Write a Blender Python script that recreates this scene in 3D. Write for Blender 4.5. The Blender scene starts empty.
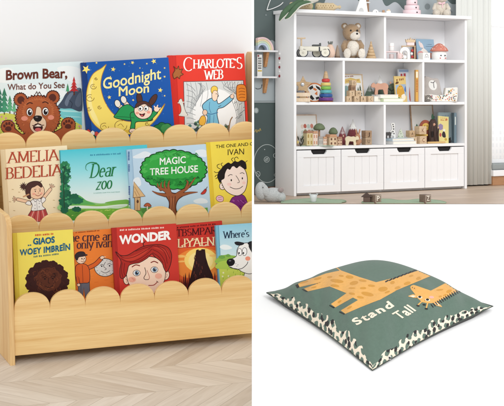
import bpy, bmesh, math, random
from mathutils import Vector, Matrix, Euler
from mathutils.bvhtree import BVHTree
V = Vector
R = math.radians
sc = bpy.context.scene
COL = sc.collection
random.seed(7)

# ------------------------------------------------------------------ camera
CAMZ = 1.3
FP, PX, PY = 1300.0, 252.0, 100.0          # focal length and principal point in photo pixels
cam = bpy.data.cameras.new('camera'); camo = bpy.data.objects.new('camera', cam); COL.objects.link(camo)
cam.sensor_width = 36; cam.lens = 36 * FP / 504; cam.shift_y = -(203 - PY) / 504
cam.clip_start = .05; cam.clip_end = 200
camo.location = (0, 0, CAMZ); camo.rotation_euler = (R(90), 0, 0)
sc.camera = camo
EYE = V((0, 0, CAMZ))
def ray(u, v): return V(((u - PX) / FP, 1, -(v - PY) / FP))
def at(u, v, depth): return EYE + ray(u, v) * depth

# ------------------------------------------------------------------ materials
def lin(c):
    c = c / 255.0
    return c / 12.92 if c <= .04045 else ((c + .055) / 1.055) ** 2.4
def rgb(c): return (lin(c[0]), lin(c[1]), lin(c[2]), 1)
_m = {}
def new_mat(name):
    m = bpy.data.materials.new(name); m.use_nodes = True
    nt = m.node_tree; b = nt.nodes['Principled BSDF']
    return m, nt, b
def node(nt, t, **kw):
    n = nt.nodes.new(t)
    for k, v in kw.items(): setattr(n, k, v)
    return n
def paint(c, rough=.5, var=.05, scale=60, bump=0, bscale=None, sheen=0, metal=0, spec=.35):
    """Painted / fabric / paper colour with a little procedural variation and optional relief."""
    key = (tuple(c), rough, var, scale, bump, bscale, sheen, metal, spec)
    if key in _m: return _m[key]
    m, nt, b = new_mat('paint')
    b.inputs['Roughness'].default_value = rough; b.inputs['Metallic'].default_value = metal
    b.inputs['Specular IOR Level'].default_value = spec
    if sheen: b.inputs['Sheen Weight'].default_value = sheen
    base = rgb(c)
    if var or bump:
        tc = node(nt, 'ShaderNodeTexCoord')
        n = node(nt, 'ShaderNodeTexNoise'); n.inputs['Scale'].default_value = scale; n.inputs['Detail'].default_value = 5
        nt.links.new(tc.outputs['Object'], n.inputs['Vector'])
        mx = node(nt, 'ShaderNodeMix', data_type='RGBA')
        mx.inputs[6].default_value = tuple(x * (1 - var * 1.6) for x in base[:3]) + (1,)
        mx.inputs[7].default_value = tuple(min(1, x * (1 + var * 1.6)) for x in base[:3]) + (1,)
        nt.links.new(n.outputs['Fac'], mx.inputs[0]); nt.links.new(mx.outputs[2], b.inputs['Base Color'])
        if bump:
            n2 = node(nt, 'ShaderNodeTexNoise'); n2.inputs['Scale'].default_value = bscale or scale * 6; n2.inputs['Detail'].default_value = 4
            nt.links.new(tc.outputs['Object'], n2.inputs['Vector'])
            bp = node(nt, 'ShaderNodeBump'); bp.inputs['Strength'].default_value = bump; bp.inputs['Distance'].default_value = .002
            nt.links.new(n2.outputs['Fac'], bp.inputs['Height']); nt.links.new(bp.outputs['Normal'], b.inputs['Normal'])
    else: b.inputs['Base Color'].default_value = base
    _m[key] = m
    return m
def ink(c): return paint(c, .4, 0, spec=.14)
def gradient(stops, height):
    """printed colour blend up a cover; stops are (share of the height, colour)"""
    m, nt, b = new_mat('printed blend'); b.inputs['Roughness'].default_value = .4; b.inputs['Specular IOR Level'].default_value = .14
    tc = node(nt, 'ShaderNodeTexCoord'); sx = node(nt, 'ShaderNodeSeparateXYZ'); nt.links.new(tc.outputs['Object'], sx.inputs[0])
    d = node(nt, 'ShaderNodeMath', operation='DIVIDE'); d.inputs[1].default_value = height; nt.links.new(sx.outputs[2], d.inputs[0])
    rp = node(nt, 'ShaderNodeValToRGB'); e = rp.color_ramp.elements
    for i, (q, c) in enumerate(stops):
        k = e[i] if i < 2 else e.new(q)
        k.position = q; k.color = rgb(c)
    nt.links.new(d.outputs[0], rp.inputs['Fac']); nt.links.new(rp.outputs['Color'], b.inputs['Base Color'])
    return m
def wood(c1, c2, scale=(1.2, 26, 26), rough=.45, rings=.5, fine=9):
    key = ('wood', tuple(c1), tuple(c2), scale, rough)
    if key in _m: return _m[key]
    m, nt, b = new_mat('wood'); b.inputs['Roughness'].default_value = rough; b.inputs['Specular IOR Level'].default_value = .3
    tc = node(nt, 'ShaderNodeTexCoord'); mp = node(nt, 'ShaderNodeMapping'); mp.inputs['Scale'].default_value = scale
    nt.links.new(tc.outputs['Object'], mp.inputs['Vector'])
    n = node(nt, 'ShaderNodeTexNoise'); n.inputs['Scale'].default_value = 1; n.inputs['Detail'].default_value = 6; n.inputs['Distortion'].default_value = .6
    n.inputs['Roughness'].default_value = .62
    nt.links.new(mp.outputs['Vector'], n.inputs['Vector'])
    n2 = node(nt, 'ShaderNodeTexNoise'); n2.inputs['Scale'].default_value = fine; n2.inputs['Detail'].default_value = 3
    nt.links.new(mp.outputs['Vector'], n2.inputs['Vector'])
    ad = node(nt, 'ShaderNodeMath', operation='MULTIPLY_ADD'); ad.inputs[1].default_value = .35
    nt.links.new(n2.outputs['Fac'], ad.inputs[0]); nt.links.new(n.outputs['Fac'], ad.inputs[2])
    rp = node(nt, 'ShaderNodeValToRGB')
    e = rp.color_ramp.elements; e[0].position = .46; e[0].color = rgb(c2); e[1].position = .78; e[1].color = rgb(c1)
    nt.links.new(ad.outputs[0], rp.inputs['Fac']); nt.links.new(rp.outputs['Color'], b.inputs['Base Color'])
    bp = node(nt, 'ShaderNodeBump'); bp.inputs['Strength'].default_value = .06; bp.inputs['Distance'].default_value = .002
    nt.links.new(n2.outputs['Fac'], bp.inputs['Height']); nt.links.new(bp.outputs['Normal'], b.inputs['Normal'])
    _m[key] = m
    return m

# ------------------------------------------------------------------ geometry
def ring(n, f): return [f(2 * math.pi * i / n) for i in range(n)]
def smooth_closed(p, k=6):
    out = []; n = len(p)
    for i in range(n):
        a, b, c, d = p[i - 1], p[i], p[(i + 1) % n], p[(i + 2) % n]
        for j in range(k):
            t = j / k
            out.append(tuple(.5 * (2 * b[q] + (c[q] - a[q]) * t + (2 * a[q] - 5 * b[q] + 4 * c[q] - d[q]) * t * t + (3 * b[q] - a[q] - 3 * c[q] + d[q]) * t ** 3) for q in range(len(b))))
    return out
def smooth_open(p, k=6):
    if len(p) < 3: return list(p)
    out = []; n = len(p)
    for i in range(n - 1):
        a = p[max(i - 1, 0)]; b = p[i]; c = p[i + 1]; d = p[min(i + 2, n - 1)]
        for j in range(k):
            t = j / k
            out.append(tuple(.5 * (2 * b[q] + (c[q] - a[q]) * t + (2 * a[q] - 5 * b[q] + 4 * c[q] - d[q]) * t * t + (3 * b[q] - a[q] - 3 * c[q] + d[q]) * t ** 3) for q in range(len(b))))
    out.append(tuple(p[-1])); return out

class MB:
    """Collects shapes; build() links them as ONE mesh object."""
    def __init__(s): s.v = []; s.f = []; s.mi = []; s.sm = []; s.mats = []; s.M = Matrix()
    def slot(s, m):
        if m not in s.mats: s.mats.append(m)
        return s.mats.index(m)
    def add(s, vs, fs, mat, smooth=False, M=None):
        T = s.M @ M if M is not None else s.M
        b = len(s.v); k = s.slot(mat)
        s.v += [T @ V(v) for v in vs]
        for f in fs: s.f.append(tuple(b + i for i in f)); s.mi.append(k); s.sm.append(smooth)
        return s
    def bm(s, bm, mat, smooth=False, M=None):
        bm.verts.ensure_lookup_table(); bm.verts.index_update()
        s.add([v.co.copy() for v in bm.verts], [tuple(v.index for v in f.verts) for f in bm.faces], mat, smooth, M); bm.free(); return s
    def box(s, c, d, mat, bev=0, M=None, seg=2):
        b = bmesh.new(); bmesh.ops.create_cube(b, size=1)
        for v in b.verts: v.co = V((c[0] + v.co.x * d[0], c[1] + v.co.y * d[1], c[2] + v.co.z * d[2]))
        if bev: bmesh.ops.bevel(b, geom=b.edges[:], offset=bev, segments=seg, affect='EDGES', profile=.5)
        return s.bm(b, mat, False, M)
    def prism(s, pts, y0, y1, mat, bev=0, M=None, smooth=False):
        """polygon in XZ extruded along Y"""
        b = bmesh.new()
        vs = [b.verts.new((p[0], y0, p[1])) for p in pts]; f = b.faces.new(vs)
        r = bmesh.ops.extrude_face_region(b, geom=[f])
        bmesh.ops.translate(b, vec=(0, y1 - y0, 0), verts=[g for g in r['geom'] if isinstance(g, bmesh.types.BMVert)])
        bmesh.ops.recalc_face_normals(b, faces=b.faces[:])
        if bev:
            ed = [e for e in b.edges if abs(e.verts[0].co.y - e.verts[1].co.y) < 1e-7]
            bmesh.ops.bevel(b, geom=ed, offset=bev, segments=2, affect='EDGES', profile=.5)
        return s.bm(b, mat, smooth, M)
    def lathe(s, prof, mat, c=(0, 0, 0), n=24, M=None, smooth=True, sq=1):
        vs = []; fs = []
        for r, z in prof:
            for i in range(n):
                a = 2 * math.pi * i / n; vs.append((c[0] + r * math.cos(a), c[1] + r * sq * math.sin(a), c[2] + z))
        for j in range(len(prof) - 1):
            for i in range(n):
                k = (i + 1) % n; fs.append((j * n + i, j * n + k, (j + 1) * n + k, (j + 1) * n + i))
        fs.append(tuple(range(n - 1, -1, -1))); fs.append(tuple((len(prof) - 1) * n + i for i in range(n)))
        return s.add(vs, fs, mat, smooth, M)
    def cyl(s, c, r, h, mat, n=20, M=None, axis='z', bev=0):
        bv = bev or min(r, h) * .08
        A = {'z': Matrix(), 'y': Matrix.Rotation(R(-90), 4, 'X'), 'x': Matrix.Rotation(R(90), 4, 'Y')}[axis]
        T = Matrix.Translation(c) @ A
        if M is not None: T = M @ T
        return s.lathe([(r - bv, 0), (r, bv), (r, h - bv), (r - bv, h)], mat, n=n, M=T, smooth=False)
    def ell(s, c, r, mat, M=None, n=20, m=12, rot=None, noise=0):
        vs = []; fs = []
        T = Matrix.Translation(c)
        if rot: T = T @ Euler([R(x) for x in rot]).to_matrix().to_4x4()
        if M is not None: T = M @ T
        for j in range(m + 1):
            ph = math.pi * j / m
            for i in range(n):
                a = 2 * math.pi * i / n
                q = 1 + noise * (random.random() - .5) if 0 < j < m else 1
                vs.append((r[0] * q * math.sin(ph) * math.cos(a), r[1] * q * math.sin(ph) * math.sin(a), r[2] * q * math.cos(ph)))
        for j in range(m):
            for i in range(n):
                k = (i + 1) % n; fs.append((j * n + i, (j + 1) * n + i, (j + 1) * n + k, j * n + k))
        return s.add(vs, fs, mat, True, T)
    def tube(s, pts, r, mat, n=8, M=None):
        pts = [V(p) for p in pts]; rs = r if isinstance(r, (list, tuple)) else [r] * len(pts)
        vs = []; fs = []; up = None
        for i, p in enumerate(pts):
            t = (pts[min(i + 1, len(pts) - 1)] - pts[max(i - 1, 0)]).normalized()
            if up is None: up = t.orthogonal()
            x = up - t * up.dot(t); x = x.normalized() if x.length > 1e-6 else t.orthogonal(); up = x; y = t.cross(x)
            for k in range(n):
                a = 2 * math.pi * k / n; vs.append(p + (x * math.cos(a) + y * math.sin(a)) * rs[i])
        for i in range(len(pts) - 1):
            for k in range(n):
                q = (k + 1) % n; fs.append((i * n + k, i * n + q, (i + 1) * n + q, (i + 1) * n + k))
        fs.append(tuple(range(n - 1, -1, -1))); fs.append(tuple((len(pts) - 1) * n + k for k in range(n)))
        return s.add(vs, fs, mat, True, M)
    def torus(s, c, r1, r2, mat, M=None, n=28, m=10, axis='z', sq=1):
        A = {'z': Matrix(), 'y': Matrix.Rotation(R(90), 4, 'X')}[axis]; T = Matrix.Translation(c) @ A
        if M is not None: T = M @ T
        vs = []; fs = []
        for i in range(n):
            a = 2 * math.pi * i / n
            for j in range(m):
                b = 2 * math.pi * j / m; q = r1 + r2 * math.cos(b); vs.append((q * math.cos(a), q * math.sin(a), r2 * sq * math.sin(b)))
        for i in range(n):
            for j in range(m):
                fs.append((i * m + j, ((i + 1) % n) * m + j, ((i + 1) % n) * m + (j + 1) % m, i * m + (j + 1) % m))
        return s.add(vs, fs, mat, True, T)
    def build(s, name, parent=None, scale=1, M=None):
        me = bpy.data.meshes.new(name)
        vs = [v * scale for v in s.v]
        me.from_pydata(vs, [], s.f); me.update()
        for m in s.mats: me.materials.append(m)
        me.polygons.foreach_set('material_index', s.mi); me.polygons.foreach_set('use_smooth', s.sm)
        b = bmesh.new(); b.from_mesh(me)
        b.to_mesh(me); b.free()
        o = bpy.data.objects.new(name, me); COL.objects.link(o)
        if parent is not None: o.parent = parent
        elif M is not None: o.matrix_world = M
        return o
def tag(o, label=None, cat=None, group=None, kind=None):
    for k, v in (('label', label), ('category', cat), ('group', group), ('kind', kind)):
        if v: o[k] = v
    return o
class Thing:
    def __init__(s, name, label, cat, M, scale=1, group=None):
        s.root = bpy.data.objects.new(name, None); COL.objects.link(s.root); s.root.empty_display_size = .02
        s.root.matrix_world = M; s.M = M.copy(); s.Mi = M.inverted(); s.s = scale
        tag(s.root, label, cat, group)
    def part(s, name, mb, parent=None, label=None):
        o = mb.build(name, parent or s.root, s.s)
        if label: o['label'] = label
        return o

# ------------------------------------------------------------------ lettering
_g = {}
def sans(text, bold=0, shear=0, space=1):
    k = (text, bold, shear, space)
    if k not in _g:
        c = bpy.data.curves.new('lettering', 'FONT'); c.body = text; c.shear = shear; c.space_character = space; c.resolution_u = 4
        o = bpy.data.objects.new('lettering', c); COL.objects.link(o)
        dg = bpy.context.evaluated_depsgraph_get(); dg.update()
        me = bpy.data.meshes.new_from_object(o.evaluated_get(dg))
        co = [V((v.co.x, v.co.y)) for v in me.vertices]; fc = []
        for p in me.polygons:
            q = tuple(p.vertices); ar = sum(co[q[i - 1]].x * co[q[i]].y - co[q[i]].x * co[q[i - 1]].y for i in range(len(q)))
            fc.append(q if ar > 0 else q[::-1])
        if bold:                                          # heavier weight: push the outline outwards, mitres limited
            he = {}
            for q in fc:
                for i in range(len(q)): he[(q[i - 1], q[i])] = 1
            nn = {}
            for a, b in he:
                if (b, a) in he: continue
                d = co[b] - co[a]
                if d.length < 1e-7: continue
                n = V((d.y, -d.x)).normalized()
                nn.setdefault(a, []).append(n); nn.setdefault(b, []).append(n)
            mv = {}
            for i, l in nn.items():
                s = sum(l, V((0, 0)))
                if s.length < 1e-5: continue
                s.normalize(); mv[i] = s * bold * min(1.45, 1 / max(.3, s.dot(l[0])))
            for i, d in mv.items(): co[i] = co[i] + d
        _g[k] = ([tuple(v) for v in co], fc)
        bpy.data.objects.remove(o); bpy.data.curves.remove(c); bpy.data.meshes.remove(me)
    return _g[k]
def arc(cx, cy, rx, ry, a0, a1, n=12): return [(cx + rx * math.cos(R(a0 + (a1 - a0) * i / n)), cy + ry * math.sin(R(a0 + (a1 - a0) * i / n))) for i in range(n + 1)]
X = .64
GL = {  # stroke skeletons of the serif letters: (advance, strokes)
 'A': (.74, [[(.04, 0), (.36, 1)], [(.36, 1), (.7, 0)], [(.16, .34), (.56, .34)]]),
 'B': (.62, [[(.12, 0), (.12, 1)], [(.12, 1)] + arc(.3, .76, .2, .24, 90, -90) + [(.12, .52)], [(.12, .52)] + arc(.32, .26, .24, .26, 90, -90) + [(.12, 0)]]),
 'C': (.74, [arc(.4, .5, .35, .5, 48, 312, 20)]),
 'D': (.76, [[(.12, 0), (.12, 1)], [(.12, 1)] + arc(.32, .5, .36, .5, 90, -90, 16) + [(.12, 0)]]),
 'E': (.6, [[(.12, 0), (.12, 1)], [(.12, 1), (.52, 1), (.53, .86)], [(.12, .52), (.42, .52)], [(.12, 0), (.54, 0), (.56, .16)]]),
 'H': (.78, [[(.12, 0), (.12, 1)], [(.66, 0), (.66, 1)], [(.12, .52), (.66, .52)]]),
 'I': (.3, [[(.15, 0), (.15, 1)]]), 'L': (.58, [[(.12, 0), (.12, 1)], [(.12, 0), (.5, 0), (.53, .18)]]),
 'M': (.92, [[(.12, 0), (.14, 1)], [(.14, 1), (.46, .1)], [(.46, .1), (.78, 1)], [(.78, 1), (.8, 0)]]),
 'N': (.8, [[(.12, 0), (.12, 1)], [(.12, 1), (.68, 0)], [(.68, 0), (.68, 1)]]),
 'O': (.82, [arc(.4, .5, .35, .5, 90, 450, 24)]), 'P': (.6, [[(.12, 0), (.12, 1)], [(.12, 1)] + arc(.3, .74, .23, .26, 90, -90) + [(.12, .48)]]),
 'R': (.68, [[(.12, 0), (.12, 1)], [(.12, 1)] + arc(.3, .75, .22, .25, 90, -90) + [(.12, .5)], [(.3, .5), (.64, 0)]]),
 'S': (.56, [arc(.28, .75, .2, .25, 35, 270, 12) + arc(.28, .25, .22, .25, 90, -145, 12)[1:]]),
 'T': (.66, [[(.33, 0), (.33, 1)], [(.03, .84), (.04, 1), (.62, 1), (.63, .84)]]), 'V': (.7, [[(.03, 1), (.35, 0)], [(.35, 0), (.67, 1)]]),
 'W': (1.04, [[(.03, 1), (.28, 0)], [(.28, 0), (.52, .9)], [(.52, .9), (.76, 0)], [(.76, 0), (1.0, 1)]]),
 'Y': (.7, [[(.03, 1), (.35, .5)], [(.35, .5), (.67, 1)], [(.35, .5), (.35, 0)]]), "'": (.2, [[(.1, 1), (.07, .78)]]), ' ': (.3, []),
 'a': (.52, [arc(.25, .48, .17, .16, 150, 0, 8) + [(.42, .0)], [(.42, .36)] + arc(.24, .18, .17, .18, 90, 320, 10)]),
 'c': (.46, [arc(.25, .32, .2, .32, 50, 310, 14)]), 'd': (.56, [[(.46, 1), (.46, 0)], arc(.26, .32, .2, .32, 60, 300, 14)]),
 'e': (.5, [[(.06, .36), (.42, .36)] + arc(.25, .32, .19, .32, 10, 310, 16)]), 'h': (.58, [[(.1, 1), (.1, 0)], [(.1, .42)] + arc(.3, .46, .17, .18, 150, 0, 8) + [(.47, 0)]]),
 'i': (.26, [[(.12, X), (.12, 0)], [(.1, .86), (.14, .88)]]), 'l': (.26, [[(.12, 1), (.12, 0)]]),
 'm': (.86, [[(.1, X), (.1, 0)], [(.1, .42)] + arc(.27, .46, .15, .18, 150, 0, 8) + [(.42, 0)], [(.42, .42)] + arc(.6, .46, .15, .18, 150, 0, 8) + [(.75, 0)]]),
 'n': (.58, [[(.1, X), (.1, 0)], [(.1, .42)] + arc(.3, .46, .17, .18, 150, 0, 8) + [(.47, 0)]]), 'o': (.52, [arc(.26, .32, .2, .32, 90, 450, 20)]),
 'r': (.42, [[(.1, X), (.1, 0)], [(.1, .42)] + arc(.27, .44, .16, .19, 150, 60, 6)]), 's': (.42, [arc(.21, .48, .15, .16, 35, 270, 10) + arc(.21, .16, .16, .16, 90, -145, 10)[1:]]),
 'v': (.52, [[(.03, X), (.26, 0)], [(.26, 0), (.49, X)]]), 'y': (.52, [[(.03, X), (.27, .02)], [(.49, X), (.2, -.26), (.08, -.26)]]),
 'z': (.48, [[(.06, X - .05), (.42, X - .04), (.05, .02), (.43, .02)]]),
}
def strip(pts, hw, cap=True):
    """ribbon along pts; hw(i, normal) is the half width. Returns verts and faces that do not overlap."""
    n = len(pts); vs = []; fs = []
    closed = n > 3 and math.dist(pts[0], pts[-1]) < 1e-6
    for i in range(n):
        a = pts[i - 1] if i else (pts[-2] if closed else None); b = pts[i]; c = pts[i + 1] if i < n - 1 else (pts[1] if closed else None)
        d1 = V((b[0] - a[0], b[1] - a[1])) if a else None; d2 = V((c[0] - b[0], c[1] - b[1])) if c else None
        d1 = d1.normalized() if d1 and d1.length > 1e-9 else None; d2 = d2.normalized() if d2 and d2.length > 1e-9 else None
        if d1 is None: d1 = d2
        if d2 is None: d2 = d1
        if d1 is None: d1 = d2 = V((1, 0))
        t = d1 + d2; t = t.normalized() if t.length > 1e-6 else d1
        nn = V((-t.y, t.x)); k = min(1.6, 1 / max(.3, abs(nn.dot(V((-d1.y, d1.x))))))
        w = hw(i, nn) * k
        vs += [(b[0] + nn.x * w, b[1] + nn.y * w), (b[0] - nn.x * w, b[1] - nn.y * w)]
    for i in range(n - 1): fs.append((2 * i, 2 * i + 1, 2 * i + 3, 2 * i + 2))
    if cap and not closed:
        for e, s in ((0, 1), (n - 1, -1)):
            p = V(vs[2 * e]); q = V(vs[2 * e + 1]); m = (p + q) / 2; r = (p - q) / 2
            if r.length < 1e-9: continue
            o = V((-r.y, r.x)) * s
            ids = [2 * e]
            for j in range(1, 5):
                a = math.pi * j / 5; vs.append(tuple(m + r * math.cos(a) + o * math.sin(a))); ids.append(len(vs) - 1)
            ids.append(2 * e + 1); fs.append(tuple(ids))
    return vs, fs
def serif(text, thick=.075, thin=.028, shear=0, big=1, last=1, drop=0):
    """lettering drawn with a broad pen plus small serifs; list of (verts, faces) pieces"""
    out = []; x = 0
    for ci, ch in enumerate(text):
        adv, st = GL[ch]; k = big if ci == 0 else last if ci == len(text) - 1 else 1
        dz = -drop * (k - 1)
        for s in st:
            s2 = [((x + p[0] * k) + shear * p[1] * k, p[1] * k + dz) for p in s]
            f = lambda i, n: math.sqrt((thick * n.x) ** 2 + (thin * n.y) ** 2)
            out.append(strip(s2, f, False))
            for e, o in ((0, 1), (-1, -2)):
                p, q = s[e], s[o]
                dx, dy = abs(p[0] - q[0]), abs(p[1] - q[1])
                if dy > dx * 1.2 and any(abs(p[1] - h) < .01 for h in ((0, 1) if ch.isupper() else (0, X, 1))) and len(s) < 12 and math.dist(p, q) > .25 and ch not in 'ET' or (ch in 'T' and p == (.33, 0)) or (ch == 'E' and s == st[0] and p[1] in (0, 1)):
                    px, py = s2[e]; hw = .15 if ch.isupper() else .12
                    sy = .018 if p[1] < .1 else -.018
                    out.append(([(px - hw, py - sy), (px + hw, py - sy), (px + hw, py + sy * 1.4), (px - hw, py + sy * 1.4)], [(0, 1, 2, 3)]))
        x += adv * k
    return out

class Art:
    """Print on a surface: thin stacked ink sheets. mp(u, v) -> (point, normal) in thing space."""
    STEP = 6e-6
    def __init__(s, mp, view=(0, 0, 1), lift=1.6e-4, sub=0): s.mp = mp; s.vw = view; s.k = 0; s.mb = MB(); s.lift = lift; s.sub = sub; s.hold = False
    def fresh(s): s.mb = MB(); return s
    def raw(s, vs, fs, c, px=False):
        x0, y0, q = (0, 0, 1) if px else s.vw
        vs = [(x0 + a / q, y0 + b / q) for a, b in vs]
        if s.sub:
            b = bmesh.new(); bv = [b.verts.new((a, d, 0)) for a, d in vs]
            for f in fs:
                try: b.faces.new([bv[i] for i in f])
                except ValueError: pass
            bmesh.ops.triangulate(b, faces=b.faces[:])
            lo = [min(p[i] for p in vs) for i in (0, 1)]; hi = [max(p[i] for p in vs) for i in (0, 1)]
            for i in (0, 1):
                t = math.floor(lo[i] / s.sub) * s.sub
                while t < hi[i]:
                    t += s.sub
                    co = (t, 0, 0) if i == 0 else (0, t, 0); no = (1, 0, 0) if i == 0 else (0, 1, 0)
                    bmesh.ops.bisect_plane(b, geom=b.verts[:] + b.edges[:] + b.faces[:], plane_co=co, plane_no=no, dist=1e-6)
            b.verts.ensure_lookup_table(); b.verts.index_update()
            vs = [(v.co.x, v.co.y) for v in b.verts]; fs = [tuple(v.index for v in f.verts) for f in b.faces]; b.free()
        off = s.lift + s.k * s.STEP; s.k += 0 if s.hold else 1
        P = []; bad = set()
        for i, (a, d) in enumerate(vs):
            h = s.mp(a, d)
            if h is None: bad.add(i); P.append(V((0, 0, 0)))
            else: P.append(h[0] + h[1] * off)
        fs2 = [f for f in fs if not bad.intersection(f)]
        used = sorted({i for f in fs2 for i in f}); re = {i: j for j, i in enumerate(used)}
        s.mb.add([P[i] for i in used], [tuple(re[i] for i in f) for f in fs2], c if not isinstance(c, tuple) else ink(c), bool(s.sub))
        return s
    def poly(s, p, c, out=0, oc=(50, 28, 22)):
        s.raw(p, [tuple(range(len(p)))], c)
        if out: s.line(list(p) + [p[0]], out, oc, k=0)
        return s
    def blob(s, p, c, out=0, oc=(50, 28, 22)): return s.poly(smooth_closed(p), c, out, oc)
    def ell(s, cx, cy, rx, ry, c, rot=0, out=0, oc=(50, 28, 22)):
        a = R(rot); n = 22
        return s.poly([(cx + rx * math.cos(t) * math.cos(a) - ry * math.sin(t) * math.sin(a), cy + rx * math.cos(t) * math.sin(a) + ry * math.sin(t) * math.cos(a)) for t in (2 * math.pi * i / n for i in range(n))], c, out, oc)
    def fuzz(s, cx, cy, rx, ry, c, n=40, d=.06, rough=.4):
        p = []
        for i in range(n * 2):
            t = math.pi * i / n + (random.random() - .5) * .06; k = 1 + (d if i % 2 else -d) * (1 + rough * (random.random() - .5) * 2)
            p.append((cx + rx * k * math.cos(t), cy + ry * k * math.sin(t)))
        return s.poly(p, c)
    def bumpy(s, cx, cy, rx, ry, c, n=12, d=.09, out=0, oc=(30, 50, 25)):
        p = []
        for i in range(n):
            a0 = 2 * math.pi * i / n; q = d * (.7 + .6 * random.random())
            for j in range(6):
                t = a0 + 2 * math.pi / n * j / 6; k = 1 + q * math.sin(math.pi * j / 6)
                p.append((cx + rx * k * math.cos(t), cy + ry * k * math.sin(t)))
        return s.poly(p, c, out, oc)
    def line(s, p, w, c, k=5, taper=False):
        q = smooth_open(p, k) if k else p
        q = [a for i, a in enumerate(q) if i == 0 or math.dist(a, q[i - 1]) > 1e-6]
        n = len(q)
        f = (lambda i, nn: w / 2 * (1 - .85 * i / (n - 1))) if taper else (lambda i, nn: w / 2)
        vs, fs = strip(q, f); return s.raw(vs, fs, c)
    def star(s, cx, cy, r, c, rot=0, q=.42): return s.poly([(cx + r * (1 if i % 2 == 0 else q) * math.sin(R(rot + 36 * i)), cy - r * (1 if i % 2 == 0 else q) * math.cos(R(rot + 36 * i))) for i in range(10)], c)
    def text(s, t, p0, p1, cap, c, bold=0, shear=0, warp=0, up=(0, -1), space=1, bow=0):
        vs, fs = sans(t, bold, shear, space); hv, _ = sans('H'); ch = max(y for x, y in hv)
        a = min(x for x, y in vs); b = max(x for x, y in vs); d = V(p1) - V(p0); U = V(up) * cap
        fx = lambda x, y: V(p0) + d * ((x - a) / (b - a)) + U * ((y + bold) / (ch + 2 * bold) + warp * math.sin(x * 5.3) + bow * math.sin(math.pi * (x - a) / (b - a)))
        return s.raw([tuple(fx(x, y)) for x, y in vs], fs, c)
    def serif(s, t, p0, p1, cap, c, thick=.075, thin=.028, shear=0, big=1, up=(0, -1), last=1, drop=0):
        pc = serif(t, thick, thin, shear, big, last, drop); al = [x for vs, fs in pc for x, y in vs]; a, b = min(al), max(al); d = V(p1) - V(p0); U = V(up) * cap
        for vs, fs in pc: s.raw([tuple(V(p0) + d * ((x - a) / (b - a)) + U * y) for x, y in vs], fs, c)
        return s
    def tiny(s, p0, p1, h, c, words=4):
        """a line of print too small to read: short letter-like ticks"""
        d = V(p1) - V(p0); L = d.length; x = 0; rr = random.Random(int(p0[0] * 7 + p0[1] * 13))
        g = abs(h)
        while x < L - g * .5:
            w = g * (.35 + .4 * rr.random()); q = V(p0) + d * (x / L); e = V(p0) + d * (min(L, x + w) / L); hh = h * (.7 + .3 * rr.random())
            s.raw([tuple(q), tuple(e), (e.x, e.y - hh), (q.x, q.y - hh)], [(0, 1, 2, 3)], c)
            x += w + g * (.3 if rr.random() < .8 else .8)
        return s
    def build(s, name, parent, scale=1): return s.mb.build(name, parent, scale)
# ================================================================== SET A: tiered bookshelf with picture books
aw = V((4283, 1300, 176)).normalized(); az = V((0, -.1342, .991)); az = (az - aw * az.dot(aw)).normalized(); ay = az.cross(aw)
AO = at(14.5, 356, 3.9)
AM = Matrix((( aw.x, ay.x, az.x, AO.x), (aw.y, ay.y, az.y, AO.y), (aw.z, ay.z, az.z, AO.z), (0, 0, 0, 1))); AMi = AM.inverted()
def ahit(u, v, p, n):
    o = AMi @ EYE; d = AMi.to_3x3() @ ray(u, v); p = V(p); n = V(n)
    return o + d * ((p - o).dot(n) / d.dot(n))
TD = .17; SPL = math.tan(R(8))
YK = [0, TD, 2 * TD]                          # front planes of the three tiers, lowest first
VAL = [[(50.1, 308), (84.8, 304), (120.6, 301), (154.8, 298.6), (188.7, 295.3), (221.7, 292.6)],
       [(38.8, 230.3), (74.5, 227.5), (109, 225.4), (142.6, 223), (176, 220.3), (209, 218), (241, 216)],
       [(25, 146.5), (62.9, 145), (97, 143.6), (130.4, 142), (163.5, 140.6), (196, 138.6), (228.5, 136.8)]]
RIGHT0 = ahit(246, 90, (0, YK[2] + TD, 0), (0, 1, 0)).x
def xl(y): return -y * SPL
def xr(y): return RIGHT0
ZF = ahit(12, 365.5, (0, -.008, 0), (0, 1, 0)).z
maple = wood((248, 216, 156), (228, 183, 116), (1.0, 34, 34))
maple_v = wood((240, 205, 148), (214, 166, 106), (30, 30, 1.6))
T = Thing('tiered_bookshelf', 'pale wooden tiered bookshelf with three scalloped fronts holding picture books', 'bookshelf', AM)
ZV = []
for k in range(3):
    h = [ahit(u, v, (0, YK[k], 0), (0, 1, 0)) for u, v in VAL[k]]
    n = len(h); sp = (h[-1].x - h[0].x) / (n - 1); x0 = sum(p.x for p in h) / n - sp * (n - 1) / 2; zv = sum(p.z for p in h) / n; ZV.append(zv)
    y = YK[k]; a, b = xl(y) + .0005, xr(y) - .0005
    zb = 0 if k == 0 else ZV[k] - .125
    i0 = math.floor((a - x0) / sp); pts = [(a, zb)]
    x = x0 + i0 * sp
    arcp = []
    while x < b:
        for j in range(0, 25):
            t = j / 24; c = x + sp / 2; ph = math.pi * (1 - t)
            px = c + sp / 2 * math.cos(ph); pz = zv + .0485 * math.sin(ph) ** .88
            if a < px < b: arcp.append((px, pz))
        x += sp
    cl = []
    for p in arcp:
        if not cl or math.dist(p, cl[-1]) > 2e-4: cl.append(p)
    pts += [(a, zv + .01)] + cl + [(b, zv + .01), (b, zb)]
    m = MB(); m.prism(pts[::-1], y, y + .013, maple, .0012); T.part('scalloped_front', m)
    m = MB(); m.box(((a + b) / 2, y + .09, zb + .02), (b - a - .004 + 2 * SPL * .0, .15, .012), maple, .001); T.part('shelf_board', m)
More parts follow.
